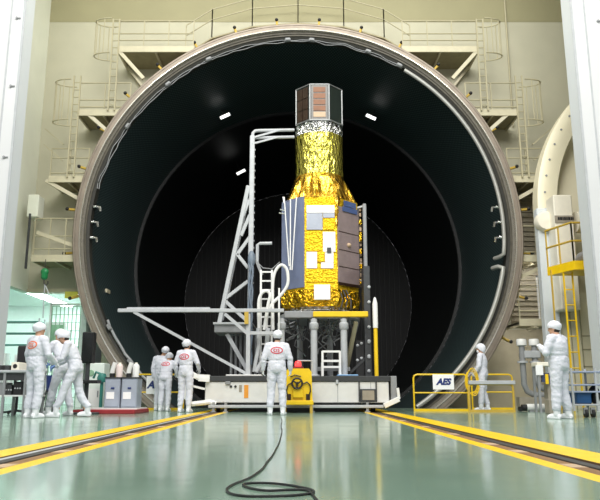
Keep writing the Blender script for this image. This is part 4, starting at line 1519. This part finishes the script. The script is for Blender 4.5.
D = math.radians
person('centre worker seen from behind, red oval on the back, left of the yellow winch', foot_at(276.5, 14.5), 0, 1.74, dict(
    elL=(-.27, -.03, 1.12), wrL=(-.285, .02, .90), elR=(.275, -.02, 1.12), wrR=(.28, .04, .89), anL=(-.13, -.02, .09), knL=(-.115, .02, .49), anR=(.13, -.02, .09), knR=(.115, .02, .49), ftL=(-.2, 1), ftR=(.2, 1), face=(.12, 1, .1), head=(.015, .03, 1.58)), seed=1, build=.98)
person('taller worker seen from behind left of the cart, red oval on the back', foot_at(184.5, 16.45), D(-18), 1.70, dict(
    elR=(.29, .03, 1.14), wrR=(.22, .26, 1.0), elL=(-.27, -.02, 1.12), wrL=(-.28, .08, .9), face=(.1, 1, -.15)), seed=2)
person('shorter worker with head bowed and red oval on the back, left of the taller one', foot_at(164, 17.5), D(-12), 1.53, dict(
    chest=(.0, .07, 1.22), neck=(.01, .14, 1.37), head=(.02, .21, 1.49), shL=(-.18, .12, 1.32), shR=(.19, .10, 1.33), elL=(-.24, .12, 1.06), wrL=(-.2, .28, .95), elR=(.27, .14, 1.10), wrR=(.2, .34, 1.02), waist=(0, .02, 1.07), face=(.15, 1, -.5)), seed=3, hair=False)
person('worker half hidden behind the shorter worker, only the left side and cap showing', foot_at(160, 18.1), D(-10), 1.64, dict(
    head=(.07, .03, 1.575), elL=(-.25, .0, 1.11), wrL=(-.25, .06, .88)), seed=4, logo=None, hair=False)
person('worker with an orange oval on the back, standing at the far left by the bench', foot_at(32, 12.75), D(-32), 1.73, dict(
    elR=(.27, .03, 1.12), wrR=(.24, .24, .98), elL=(-.26, 0, 1.12), wrL=(-.25, .08, .88), face=(.15, 1, 0)), 'orange', seed=5, hair=False, build=.98)
person('stooping worker in profile facing left, blue gloves, in a wide stance by the red mat', foot_at(71.5, 13.3), D(98), 1.70, dict(
    pelvis=(0, -.02, .92), waist=(0, .02, 1.08), chest=(0, .09, 1.24), neck=(0, .17, 1.40), head=(0, .25, 1.50), shL=(-.18, .13, 1.36), shR=(.18, .13, 1.36),
    elL=(-.23, .2, 1.10), wrL=(-.15, .42, 1.0), elR=(.23, .19, 1.10), wrR=(.14, .40, .96), hipL=(-.095, 0, .87), knL=(-.10, .16, .50), anL=(-.11, .27, .09), hipR=(.095, -.03, .87), knR=(.10, -.09, .49), anR=(.10, -.27, .10),
    face=(-.05, .8, -.6)), None, seed=6, glove='blue_glove')
person('worker with blue gloves behind the stooping one, leaning over beside the black screen', foot_at(60, 14.1), D(58), 1.76, dict(
    chest=(0, .08, 1.26), neck=(0, .15, 1.43), head=(.02, .20, 1.56), shL=(-.18, .12, 1.38), shR=(.18, .12, 1.38), elL=(-.25, .24, 1.14), wrL=(-.12, .44, 1.04), elR=(.25, .2, 1.12), wrR=(.15, .42, 1.0),
    knL=(-.10, .14, .5), anL=(-.11, .22, .09), anR=(.1, -.16, .09), knR=(.1, -.04, .49), face=(-.2, .8, -.5)), None, seed=7, glove='blue_glove')
person('worker in a full white hood in profile facing left, behind the gray-topped barrier', foot_at(484.5, 17.6), D(62), 1.68, dict(
    elL=(-.25, .02, 1.12), wrL=(-.22, .14, .95), elR=(.24, -.01, 1.11), wrR=(.23, .10, .9), anL=(-.11, .05, .09), anR=(.11, -.06, .09), face=(0, 1, .1)), None, hood=True, seed=8)
person('worker at the far right with hands raised to the chest, seen from behind', foot_at(563, 12.3), D(38), 1.71, dict(
    elL=(-.28, .06, 1.14), wrL=(-.12, .27, 1.27), elR=(.27, .05, 1.12), wrR=(.10, .27, 1.24), anL=(-.13, .03, .09), anR=(.14, -.03, .09), face=(-.4, 1, .05), head=(-.015, .035, 1.58)), None, seed=9, build=1.07)

# ------------------------------------------------------------------ barriers and signs
def barrier(name, p, q, h, label, m, mids=(.5,), r=.022, top_m=None):
    p, q = Vector((p.x, p.y, 0)), Vector((q.x, q.y, 0))
    t = thing(name, (p + q) / 2, label, 'barrier')
    d = (q - p).normalized()
    c_ = .09
    u = Vector((0, 0, 1))
    MB().tube([p, p + u * (h - c_), p + u * (h - c_ * .3) + d * c_ * .3, p + u * h + d * c_, q + u * h - d * c_, q + u * (h - c_ * .3) - d * c_ * .3, q + u * (h - c_), q], r, 8).build('frame', m, t)
    mb = MB()
    for f in mids:
        mb.tube([p + u * h * f, q + u * h * f], r * .8, 8)
    mb.build('mid_rail', m, t)
    MB().beam(p + u * .03, q + u * .03, .05, .06).build('bottom_rail', m, t)
    return t, d
ya_ = 17.4
p, q = foot_at(414.5, ya_), foot_at(469, ya_)
hb_ = Z(374.5, ya_)
barrier('safety_barrier', p, q, hb_, 'yellow tube barrier carrying the white sign, right of the cart', M['yellow'])
def sign(px0, px1, py0, py1, Y, label, text=True):
    a, b = at(px0, py1, Y), at(px1, py0, Y)
    t = thing('barrier_sign', ((a.x + b.x) / 2, Y, a.z), label, 'sign', 'white signs on the barriers')
    MB().span((a.x, Y - .012, a.z), (b.x, Y + .004, b.z), bev=.003).build('board', M['paper'], t)
    w_, h_ = b.x - a.x, b.z - a.z
    cu = bpy.data.curves.new('sign_text', 'FONT')
    cu.body = 'AES'
    cu.align_x = 'CENTER'
    cu.align_y = 'CENTER'
    cu.size = h_ * .56
    cu.shear = .28
    cu.offset = .012
    cu.extrude = .002
    to = bpy.data.objects.new('tmp', cu)
    COL.objects.link(to)
    dg = bpy.context.evaluated_depsgraph_get()
    me = bpy.data.meshes.new_from_object(to.evaluated_get(dg))
    bpy.data.objects.remove(to)
    lo = bpy.data.objects.new('logo', me)
    me.materials.clear()
    me.materials.append(M['navy'])
    COL.objects.link(lo)
    lo.parent = t
    lo.location = (0, -.016, h_ * .5)
    lo.rotation_euler = (PI / 2, 0, 0)
    return t
sign(433, 453.5, 374.5, 389.5, ya_ - .045, 'white sign with blue AES letters on the yellow barrier right of the cart')
yb_ = 18.6
p, q = foot_at(132, yb_), foot_at(183, yb_)
barrier('safety_barrier', p, q, Z(374.5, yb_), 'yellow barrier behind the two workers left of the cart', M['yellow'])
sign(146, 165, 376, 394, yb_ - .045, 'white sign with blue letters half hidden behind the workers on the left')
yg = 16.6
p, q = foot_at(470, yg), foot_at(514.5, yg)
t, d = barrier('safety_barrier', p, q, Z(384, yg), 'low beige barrier with a gray top board in front of the hooded worker', M['yellow_dull'], mids=(), r=.03)
MB().beam(Vector((p.x, yg, Z(382.5, yg))), Vector((q.x + .05, yg, Z(382.5, yg))), .12, .09, bev=.01).build('top_board', M['lightgray'], t)
yh = 18.9
p, q = foot_at(473, yh), foot_at(514, yh)
barrier('safety_barrier', p, q, Z(374.5, yh), 'yellow tube barrier farther back, behind the hooded worker', M['yellow'], mids=(.5,))
# coiled yellow hose on the barrier
pts = []
cp = at(470, 382, 17.35)
for k in range(60):
    a = 2 * PI * k / 20
    pts.append(Vector((cp.x + .02 * k / 20 + .15 * math.cos(a), cp.y - .06 - .02 * (k / 20), cp.z + .34 * math.sin(a) * (.8 + .1 * (k // 20)))))
o = MB().tube(pts, .012, 6).build('coiled_hose', M['yellow'], origin=(cp.x, cp.y, cp.z)); tag(o, 'coiled yellow hose hung on the right end of the signed barrier', 'hose')

# ------------------------------------------------------------------ right side equipment
ys_ = 20.0
t = thing('standpipe', (at(530, 400, ys_).x, ys_, 0), 'pair of gray standpipes with white caps bending towards the right, behind the railing', 'pipework')
for (px, dy_) in ((522.5, 395), (535, 390)):
    x = at(px, 360, ys_).x
    z1 = Z(346, ys_); z2 = Z(dy_, ys_)
    pts = [Vector((x, ys_, z1)), Vector((x, ys_, z2 + .3)), Vector((x + .08, ys_, z2 + .1)), Vector((x + .28, ys_, z2)), Vector((at(548, 390, ys_).x, ys_, z2))]
    pp = MB().tube(pts, .085, 12).build('pipe', M['gray'], t)
    MB().lathe((x, ys_, 0), [(.0, z1 + .2), (.13, z1 + .2), (.145, z1 + .16), (.145, z1 + .02), (.1, z1), (0, z1)], 'Z', 18).build('cap', M['white'], pp)
    MB().lathe((x, ys_, 0), [(.085, Z(361, ys_)), (.15, Z(361, ys_)), (.15, Z(363, ys_)), (.085, Z(363, ys_))], 'Z', 18).build('pipe_flange', M['lightgray'], pp)
MB().span(at(525, 358, ys_ - .12), at(538, 351, ys_ + .1), bev=.02).build('valve_box', M['lightgray'], t)
MB().span(at(520, 407, ys_ - .1), at(546, 397, ys_ + .2)).build('pipe_foot', M['tan_block'], t)
yk = 16.2
t = thing('workbench', (at(546, 405, yk).x, yk + .2, 0), 'small workbench with a pale top and navy front beside the standpipes', 'bench')
x0, x1 = at(537, 365, yk).x, at(558, 365, yk).x
MB().span((x0, yk, Z(366, yk)), (x1 + .25, yk + .4, Z(362, yk)), bev=.01).build('bench_top', M['cream_box'], t)
MB().span((x0 + .1, yk + .03, Z(382, yk)), (x1 + .25, yk + .08, Z(373, yk))).build('navy_front', mat('navy_panel', (52, 62, 98), .5), t)
for x in (x0 + .03, x1 + .2):
    for y in (yk + .04, yk + .36):
        MB().beam((x, y, 0), (x, y, Z(366, yk)), .05, .05, up=(0, 1, 0)).build('leg', M['gray'], t)
xx = at(545.5, 378, yk).x
MB().span((xx, yk + .0, Z(384, yk)), (xx + .07, yk + .03, Z(374, yk))).build('yellow_tag', M['yellow'], t)
p0, p1 = at(536.5, 375, yk - .03), at(543, 365, yk - .03)
o = MB().span((p0.x, yk - .012, p0.z), (p1.x, yk, p1.z)).build('paper_sheet', M['paper'], origin=(p0.x, yk - .03, p0.z)); tag(o, 'white paper sheet hanging from the edge of the workbench', 'paper')
o = MB().span((x0 + .25, yk + .1, Z(400, yk + .1)), (x1 + .15, yk + .38, Z(382, yk)), bev=.01).build('gray_cabinet', M['tan_block'], origin=(x0 + .3, yk + .3, 0)); tag(o, 'gray-brown cabinet under the workbench', 'cabinet')
for v in o.data.vertices:
    if v.co.z < .2: v.co.z = 0
pb0 = fl(550, 414); pb1 = fl(558, 414)
o = MB().span((pb0.x, pb0.y, 0), (pb1.x, pb0.y + .3, at(551, 399, pb0.y).z), bev=.01).build('small_crate', M['tan_block'], origin=(pb0.x, pb0.y, 0)); tag(o, 'small gray-brown crate on the floor by the far right worker\'s heel', 'crate')
yy = 17.2
a, b = at(526, 400, yy), at(546, 400, yy)
t = thing('floor_cylinder', (a.x, yy, 0), 'white cylinder with a black end lying on the floor below the standpipes', 'cylinder')
MB().cyl((a.x, yy, .1), (b.x, yy, .1), .085, 16).build('body', M['white'], t)
MB().cyl((a.x - .12, yy, .09), (a.x, yy, .09), .08, 16).cyl((a.x - .15, yy - .05, .06), (a.x - .15, yy + .05, .06), .06, 14).build('end_cap', M['black'], t)
MB().span((a.x + .05, yy - .08, 0), (a.x + .15, yy + .08, .03)).build('cradle', M['gray'], t)
MB().span((b.x - .15, yy - .08, 0), (b.x - .05, yy + .08, .03)).build('cradle', M['gray'], t)

ytr = 13.0
t = thing('tool_trolley', (at(590, 405, ytr).x, ytr, 0), 'metal tool trolley with thin shelves at the right edge', 'trolley')
x0, x1 = at(573, 390, ytr).x, at(597, 390, ytr).x + .35
for zz in (Z(371, ytr), Z(384, ytr), Z(391, ytr), Z(404, ytr)):
    MB().span((x0, ytr, zz - .03), (x1, ytr + .5, zz), bev=.005).build('shelf', mat('trolley_blue', (150, 160, 184), .4, var=.05) if zz > .4 else M['lightgray'], t)
for x in (x0, at(597, 390, ytr).x, x1):
    for y in (ytr + .02, ytr + .48):
        MB().beam((x, y, .12), (x, y, Z(368, ytr)), .035, .035, up=(0, 1, 0)).build('post', M['lightgray'], t)
for x in (at(586, 408, ytr).x, at(593, 408, ytr).x, x1 - .05):
    w_ = MB().cyl((x - .025, ytr + .02, .075), (x + .025, ytr + .02, .075), .075, 18).build('wheel', M['black'], t)
    MB().span((x - .035, ytr - .0, .07), (x + .035, ytr + .06, .18)).build('fork', M['gray'], w_)
zz = Z(404, ytr)
x0, x1 = at(578, 396, ytr).x, at(593, 396, ytr).x
t2 = thing('blue_crate', ((x0 + x1) / 2, ytr + .2, zz), 'dark blue plastic crate on the bottom shelf of the tool trolley', 'crate')
MB().span((x0, ytr + .06, zz), (x1, ytr + .42, zz + .22), bev=.02).build('box', M['blue'], t2)
MB().span((x0 - .015, ytr + .045, zz + .19), (x1 + .015, ytr + .435, zz + .23), bev=.01).build('rim', M['blue'], t2)
t2 = thing('black_bag', (x1 + .1, ytr + .2, zz), 'black equipment bag beside the blue crate on the trolley', 'bag')
MB().ball((x1 + .12, ytr + .22, zz + .17), (.1, .16, .17)).build('body', M['black'], t2)
MB().tube([(x1 + .08, ytr + .2, zz + .3), (x1 + .1, ytr + .2, zz + .38), (x1 + .16, ytr + .2, zz + .38), (x1 + .18, ytr + .2, zz + .3)], .012, 6).build('handle', M['black'], t2)

# ------------------------------------------------------------------ left side equipment
ym = 15.6
ym_z = .03
p0, p1 = foot_at(72, 15.2), foot_at(136, 15.2)
rm = MB().span((p0.x, 15.15, 0), (p1.x - .02, 16.6, .09), bev=.01).build('red_platform', M['red'], origin=((p0.x + p1.x) / 2, 15.8, 0)); tag(rm, 'low dark red platform under the two gray cabinets', 'platform')
o = MB().span((p0.x + .1, 15.5, .09), (p1.x - .05, 16.55, .115)).build('white_sheet', M['white'], origin=((p0.x + p1.x) / 2, 15.8, .09)); tag(o, 'thin white sheet spread on the red platform', 'sheet')
ybx = 15.8
for i, (a, b) in enumerate(((104.5, 120), (121.2, 137))):
    x0, x1 = at(a, 390, ybx).x, at(b, 390, ybx).x
    t = thing('gray_cabinet', ((x0 + x1) / 2, ybx + .25, .115), ['gray metal cabinet with a white label on the red platform, left of its twin', 'gray metal cabinet with a white label on the red platform, right of its twin'][i], 'cabinet', 'gray cabinets on the red platform')
    zt_ = Z(378, ybx)
    MB().span((x0, ybx, .115), (x1, ybx + .5, zt_), bev=.015).build('body', mat('cabinet_blue_gray', (150, 158, 172), .4, var=.05), t)
    MB().span((x0 + .02, ybx - .012, .15), (x1 - .02, ybx, zt_ - .04), bev=.005).build('door', mat('cabinet_door', (160, 168, 182), .4, var=.05), t)
    MB().span((x0 + .05, ybx - .018, Z(399, ybx)), (x0 + .23, ybx - .01, Z(392, ybx))).build('white_label', M['paper'], t)
    MB().span((x0 + .15, ybx - .03, Z(389, ybx)), (x0 + .23, ybx - .01, Z(387.3, ybx)), bev=.004).build('latch', M['navy'], t)
    MB().span((x0 - .01, ybx - .02, zt_), (x1 + .01, ybx + .52, zt_ + .02)).build('top_edge', M['dark'], t)
    zt2 = zt_ + .02
    for j in range(2):
        bx = x0 + (.12 if j == 0 else .28)
        by = ybx + .15
        lab = ['leaning white bottle with a black base on the left gray cabinet', 'stout pinkish-white bottle on the left gray cabinet',
               'leaning white bottle with a black base on the right gray cabinet', 'stout white bottle on the right gray cabinet'][i * 2 + j]
        tb = thing('bottle', (bx, by, zt2), lab, 'bottle', 'white bottles on the gray cabinets')
        if j == 0:
            MB().lathe((bx, by, zt2), [(0, 0), (.06, 0), (.06, .09), (0, .09)], 'Z', 14).build('base', M['black'], tb)
            MB().tube([(bx - .01, by, zt2 + .08), (bx + .01, by, zt2 + .2), (bx + .05, by, zt2 + .34)], [.055, .055, .05], 12).build('body', M['white'], tb)
        else:
            MB().lathe((bx, by, zt2), [(0, 0), (.075, 0), (.078, .25), (.06, .29), (.03, .31), (0, .31)], 'Z', 18).build('body', M['white'] if i else mat('pink_white', (226, 210, 206), .4), tb)
            MB().lathe((bx, by, zt2 + .305), [(0, .03), (.035, .03), (.035, 0), (0, 0)], 'Z', 12).build('lid', M['cream_box'], tb)
# instrument rack with black screen
yi = 16.8
t = thing('instrument_rack', (at(93, 400, yi).x, yi + .3, 0), 'white instrument rack with round gauge behind the red platform', 'rack')
x0, x1 = at(86, 390, yi).x, at(103, 390, yi).x
MB().span((x0, yi, 0), (x1, yi + .5, Z(363, yi)), bev=.015).build('body', mat('rack_white', (216, 226, 218), .45, var=.04), t)
p = at(91, 373, yi)
MB().lathe((p.x, 0, p.z), [(0, yi - .02), (.07, yi - .02), (.08, yi)], 'Y', 18).build('gauge', M['green_board'], t)
MB().span((x0 + .05, yi - .01, .12), (x1 - .05, yi, .55)).build('door', M['white'], t)
MB().span((x0 + .28, yi - .03, .35), (x0 + .31, yi, .5)).build('handle', M['gray'], t)
p = at(101.5, 378, yi - .4)
o = MB().lathe((p.x, yi - .35, 0), [(0, p.z - .1), (.1, p.z - .1), (.12, p.z), (.08, p.z + .1), (0, p.z + .12)], 'Z', 14).tube([(p.x, yi - .35, p.z + .08), (p.x - .15, yi - .35, p.z + .14), (p.x - .22, yi - .3, p.z)], .03, 8).cyl((p.x, yi - .35, .0), (p.x, yi - .35, p.z - .08), .04, 10).build('teal_pump', M['teal'], origin=(p.x, yi - .35, 0)); tag(o, 'teal pump head with a bent pipe left of the gray cabinets', 'pump')
yd_ = 15.0
t = thing('display_stand', (at(85, 400, yd_).x, yd_ + .1, 0), 'tall black display screen on a dark pole behind the stooping worker', 'display')
a, b = at(80.5, 363, yd_), at(94, 332, yd_)
MB().span((a.x, yd_, a.z), (b.x, yd_ + .22, b.z), bev=.015).build('cabinet', M['black'], t)
MB().span((a.x + .02, yd_ - .012, a.z + .02), (b.x - .02, yd_, b.z - .02)).build('screen', M['screen'], t)
xq = at(85, 390, yd_).x
MB().span((xq - .03, yd_ + .05, .04), (xq + .04, yd_ + .13, a.z)).build('pole', M['dark'], t)
MB().span((xq - .25, yd_ - .1, 0), (xq + .3, yd_ + .3, .04), bev=.01).build('base', M['dark'], t)
zz = Z(381.5, yd_)
MB().span((at(78, 381, yd_).x, yd_ - .12, zz - .04), (at(99, 381, yd_).x, yd_ + .2, zz + .03), bev=.01).build('keyboard_shelf', M['black'], t)

# lab bench at the far left
yn = 13.6
t = thing('lab_bench', (at(15, 410, yn).x, yn + .4, 0), 'dark-topped steel bench with lower shelf at the far left', 'bench')
x0, x1 = -7.2, at(36, 380, yn).x
zt_ = Z(370, yn)
MB().span((x0, yn, zt_ - .05), (x1, yn + .6, zt_), bev=.008).build('bench_top', M['lightgray'], t)
MB().span((x0, yn + .02, Z(395, yn) - .03), (x1, yn + .57, Z(395, yn))).build('shelf', M['white'], t)
for x in (-6.4, at(3, 390, yn).x, at(24, 390, yn).x, x1 - .04):
    for y in (yn + .04, yn + .55):
        MB().beam((x, y, 0), (x, y, zt_ - .05), .045, .045, up=(0, 1, 0)).build('leg', M['gray'], t)
MB().span((x0, yn + .05, zt_ - .2), (x1, yn + .1, zt_ - .06)).build('apron', M['dark'], t)
zs_ = Z(395, yn)
for i, (a, b, hh, m_, lb) in enumerate(((2, 9, .2, 'dark', 'dark box on the lower shelf of the far left bench, at the picture edge'), (11, 20, .26, 'black', 'black instrument box on the lower shelf of the far left bench, next to the worker'), (-12, 1, .24, 'gray', 'gray case on the lower shelf at the bench end'))):
    xa, xb = at(a, 390, yn).x, at(b, 390, yn).x
    tt = thing('instrument_box', ((xa + xb) / 2, yn + .3, zs_), lb, 'box', 'boxes on the lower bench shelf')
    MB().span((xa, yn + .1, zs_), (xb, yn + .55, zs_ + hh), bev=.01).build('case', M[m_], tt)
    mb = MB()
    for k in range(3):
        mb.cyl((xa + .04 + k * .05, yn + .085, zs_ + hh * .5), (xa + .04 + k * .05, yn + .1, zs_ + hh * .5), .015, 8)
    mb.build('knob', M['lightgray'], tt)
for i, (a, b, hh, m_, lb) in enumerate(((8, 16, .16, 'cream_box', 'cream instrument with a dark dial standing on the far left bench'), (-6, 6, .1, 'dark', 'flat dark case on the far left bench'))):
    xa, xb = at(a, 365, yn).x, at(b, 365, yn).x
    tt = thing('bench_instrument', ((xa + xb) / 2, yn + .3, zt_), lb, 'instrument')
    MB().span((xa, yn + .15, zt_), (xb, yn + .55, zt_ + hh), bev=.01).build('case', M[m_], tt)
    MB().lathe(((xa + xb) / 2, 0, zt_ + hh * .5), [(0, yn + .14), (.04, yn + .14), (.045, yn + .15)], 'Y', 14).build('dial', M['black'], tt)
xc_ = at(20.5, 355, 14.6).x
t = thing('office_chair', (xc_, 14.7, 0), 'black high-backed chair behind the far left bench', 'chair')
MB().box((xc_, 14.8, Z(357, 14.6)), (.3, .06, .5), bev=.03).build('backrest', M['black'], t)
MB().box((xc_, 14.6, .5), (.42, .42, .08), bev=.03).build('seat', M['black'], t)
MB().cyl((xc_, 14.6, .1), (xc_, 14.6, .47), .03, 10).beam((xc_, 14.78, .5), (xc_, 14.83, .95), .05).build('column', M['dark'], t)
mb = MB()
for k in range(5):
    a = 2 * PI * k / 5
    mb.beam((xc_, 14.6, .09), (xc_ + .27 * math.cos(a), 14.6 + .27 * math.sin(a), .05), .04)
    mb.ball((xc_ + .27 * math.cos(a), 14.6 + .27 * math.sin(a), .03), .03, 8, 6)
mb.build('foot_star', M['dark'], t)
xc_ = at(51, 378, 14.9).x
t = thing('blue_bin', (xc_, 14.9, 0), 'blue bin on a stand showing between the far left worker and the stooping one', 'bin')
MB().lathe((xc_, 14.9, 0), [(0, .5), (.08, .5), (.10, .80), (.11, .80), (.11, .82), (.09, .82), (.075, .53), (0, .53)], 'Z', 18).build('bucket', mat('bin_blue', (48, 66, 128), .45), t)
mb = MB()
for k in range(4):
    a = PI / 4 + k * PI / 2
    MB().beam((xc_ + .07 * math.cos(a), 14.9 + .07 * math.sin(a), .52), (xc_ + .2 * math.cos(a), 14.9 + .2 * math.sin(a), 0), .03).build('leg', M['dark'], t)

# hoist hook with slings hanging in front of the opening
yh_ = 21.1
p = at(44.5, 275, yh_)
t = thing('hoist_hook', (p.x, yh_, p.z), 'green hoist hook block hanging on a chain above the left workers', 'hoist')
MB().box(p, (.2, .16, .3), bev=.05).ball(p + Vector((0, 0, .1)), (.13, .1, .12)).build('block', M['green'], t)
MB().cyl(p + Vector((0, 0, .1)), Vector((p.x, p.y, 4.6)), .012, 6).build('chain', M['steel'], t)
mb = MB().tube([p + Vector((0, 0, -.15)), p + Vector((0, 0, -.26)), p + Vector((.07, 0, -.33)), p + Vector((.13, 0, -.27)), p + Vector((.12, 0, -.2))], .022, 8)
mb.build('hook', M['steel'], t)
for i, px in enumerate((43, 49)):
    q = at(px, 318 - i * 24, yh_)
    MB().cyl(p + Vector((.03, 0, -.3)), q, .02, 8).build('sling', M['lightgray'], t)
# annex furniture
def annex_light(x0, x1, y0, y1, lab):
    t = thing('ceiling_light', ((x0 + x1) / 2, (y0 + y1) / 2, 4.09), lab, 'lamp', 'strip lights in the bright side room')
    MB().span((x0, y0, 4.0), (x1, y1, 4.04)).build('diffuser', M['strip'], t)
    MB().span((x0 - .05, y0 - .05, 4.04), (x1 + .05, y1 + .05, 4.1)).build('housing', M['white'], t)
annex_light(-11.2, -10.8, 18.2, 22.2, 'bright strip light in the side room nearest the hall opening')
annex_light(-12.6, -12.2, 22.0, 28.0, 'long strip light at the far left of the side room')
annex_light(-9.9, -9.5, 23.2, 28.5, 'strip light deeper in the side room behind the hoist hook')
annex_light(-8.3, -7.9, 23.4, 28.5, 'strip light of the side room nearest the chamber')
def shelf_unit(x0, x1, y, label, hs_, boxes):
    t = thing('storage_rack', ((x0 + x1) / 2, y + .25, 0), label, 'rack', 'racks in the bright side room')
    for x in (x0, x1):
        for yy2 in (y, y + .5):
            MB().beam((x, yy2, 0), (x, yy2, hs_[-1] + .1), .05, .05, up=(0, 1, 0)).build('post', M['lightgray'], t)
    for h in hs_:
        MB().span((x0, y, h - .04), (x1, y + .5, h), bev=.005).build('shelf', M['teal'] if boxes else M['white'], t)
    return t
shelf_unit(-11.2, -9.0, 23.6, 'low rack with teal shelves at the edge of the side room', (.5, 1.35, 2.1, 2.5, 2.9), True)
for i, (x, z, w_, h_) in enumerate(((-10.9, .5, .45, .5), (-10.2, .5, .5, .4), (-9.5, .5, .35, .55), (-10.5, 1.35, .4, .45), (-9.8, 1.35, .5, .4))):
    o = MB().span((x, 23.7, z), (x + w_, 24.05, z + h_), bev=.01).build('storage_box', M['white'], origin=(x, 23.9, z))
    tag(o, 'white storage box on the teal rack, ' + ('left of three on the low shelf', 'middle of three on the low shelf', 'right of three on the low shelf', 'left of two on the second shelf', 'right of two on the second shelf')[i], 'box', 'white boxes on the teal rack')
yq = 24.0
a, b = at(44, 345, yq), at(66, 322, yq)
t = thing('notice_board', ((a.x + b.x) / 2, yq, 0), 'white-framed green notice board in the side room behind the workers', 'board')
MB().span((a.x, yq, a.z), (b.x, yq + .06, b.z), bev=.01).build('frame', M['white'], t)
MB().span((a.x + .14, yq - .012, a.z + .1), (b.x - .08, yq, b.z - .1)).build('panel', M['green_board'], t)
for x in (a.x + .05, b.x - .05):
    MB().beam((x, yq + .03, 0), (x, yq + .03, a.z), .05, .05, up=(0, 1, 0)).build('leg', M['white'], t)
a, b = at(64.5, 298, YW - .1), at(78, 291.5, YW - .1)
o = MB().span((a.x, YW - .1, a.z), (b.x, YW - .06, b.z)).build('yellow_sign', mat('yellow_sign', (226, 220, 90), .5), origin=(a.x, YW - .1, a.z)); tag(o, 'yellow strip sign at the top of the left opening beside the flange', 'sign')
# wire mesh partition right of the opening
t = thing('mesh_partition', (-7.9, 23.4, 0), 'pale wire mesh partition in the side room next to the chamber', 'partition')
mb = MB()
for k in range(9):
    mb.beam((-8.5 + k * .14, 23.4, 0), (-8.5 + k * .14, 23.4, 3.4), .025)
for k in range(12):
    mb.beam((-8.5, 23.4, .3 + k * .28), (-7.38, 23.4, .3 + k * .28), .02)
mb.build('mesh', M['green_board'], t)
MB().beam((-8.55, 23.4, 0), (-8.55, 23.4, 3.5), .07).beam((-8.55, 23.4, 3.45), (-7.38, 23.4, 3.45), .07).build('frame', M['white'], t)

# ------------------------------------------------------------------ black cable on the floor
pts = [(281, 417), (282, 421), (281, 426), (282, 430), (281, 436), (279, 443), (276, 449), (272, 456), (267, 462), (263, 468), (257, 473), (251, 477), (242, 481), (234, 484),
       (227, 488.5), (228, 492), (234, 494.5), (246, 496), (262, 496.3), (280, 496), (297, 495), (309, 493.5), (314, 492), (311, 489.5), (300, 487), (285, 484.5), (268, 483), (252, 483),
       (243, 484.5), (250, 488), (266, 490.5), (284, 490), (299, 489.5), (308, 490.5), (312, 494), (316, 499), (321, 506)]
P3 = [fl(a, b, .0065) for a, b in pts]
sm_ = []
for i in range(len(P3) - 1):
    p0, p1, p2, p3 = P3[max(i - 1, 0)], P3[i], P3[i + 1], P3[min(i + 2, len(P3) - 1)]
    for k in range(5):
        u = k / 5
        sm_.append(.5 * ((2 * p1) + (p2 - p0) * u + (2 * p0 - 5 * p1 + 4 * p2 - p3) * u * u + (3 * p1 - p0 - 3 * p2 + p3) * u ** 3))
o = MB().tube(sm_ + [P3[-1]], .006, 8).build('power_cable', M['rubber'], origin=(P3[0].x, P3[0].y, 0)); tag(o, 'black cable looped on the green floor, trailing to the centre worker\'s feet', 'cable')

# ------------------------------------------------------------------ light
w = bpy.data.worlds.new('hall_light')
SC.world = w
w.use_nodes = True
bg = w.node_tree.nodes['Background']
bg.inputs['Color'].default_value = (.98, .96, 1.0, 1)
bg.inputs['Strength'].default_value = .68


def area(name, loc, size, power, target=None, color=(1, .985, .95)):
    d = bpy.data.lights.new(name, 'AREA')
    d.shape = 'RECTANGLE'
    d.size, d.size_y = size
    d.energy = power
    d.color = color
    o = bpy.data.objects.new(name, d)
    COL.objects.link(o)
    o.location = loc
    if target is not None:
        o.rotation_euler = (Vector(target) - Vector(loc)).to_track_quat('-Z', 'Y').to_euler()
    return o


for y in (-3.0, 3.0, 9.0):
    area('hall_lamp', (0, y, 15.5), (13, 1.6), 1480, (0, y + 12, 3))
area('walkway_fill', (7.2, 21.5, 2.45), (1.6, .12), 12, (7.2, 22.6, 1.0))  # added fill, no fitting there: brightens the cladding under the lowest walkway
area('walkway_fill', (7.6, 21.5, 4.5), (1.2, .12), 16, (7.6, 22.6, 3.2))  # second added fill, brightens the louvre panel under the fourth walkway
area('door_fill', (0, 18.8, 16.6), (14, 1.2), 450)  # unseen fill overhead, added to brighten the back wall and the bay before it

SC.view_settings.view_transform = 'Standard'
SC.view_settings.look = 'None'
SC.view_settings.gamma = 1
SC.view_settings.use_curve_mapping = False
SC.view_settings.exposure = 0.0
SC.cycles.use_denoising = True
SC.cycles.max_bounces = 8
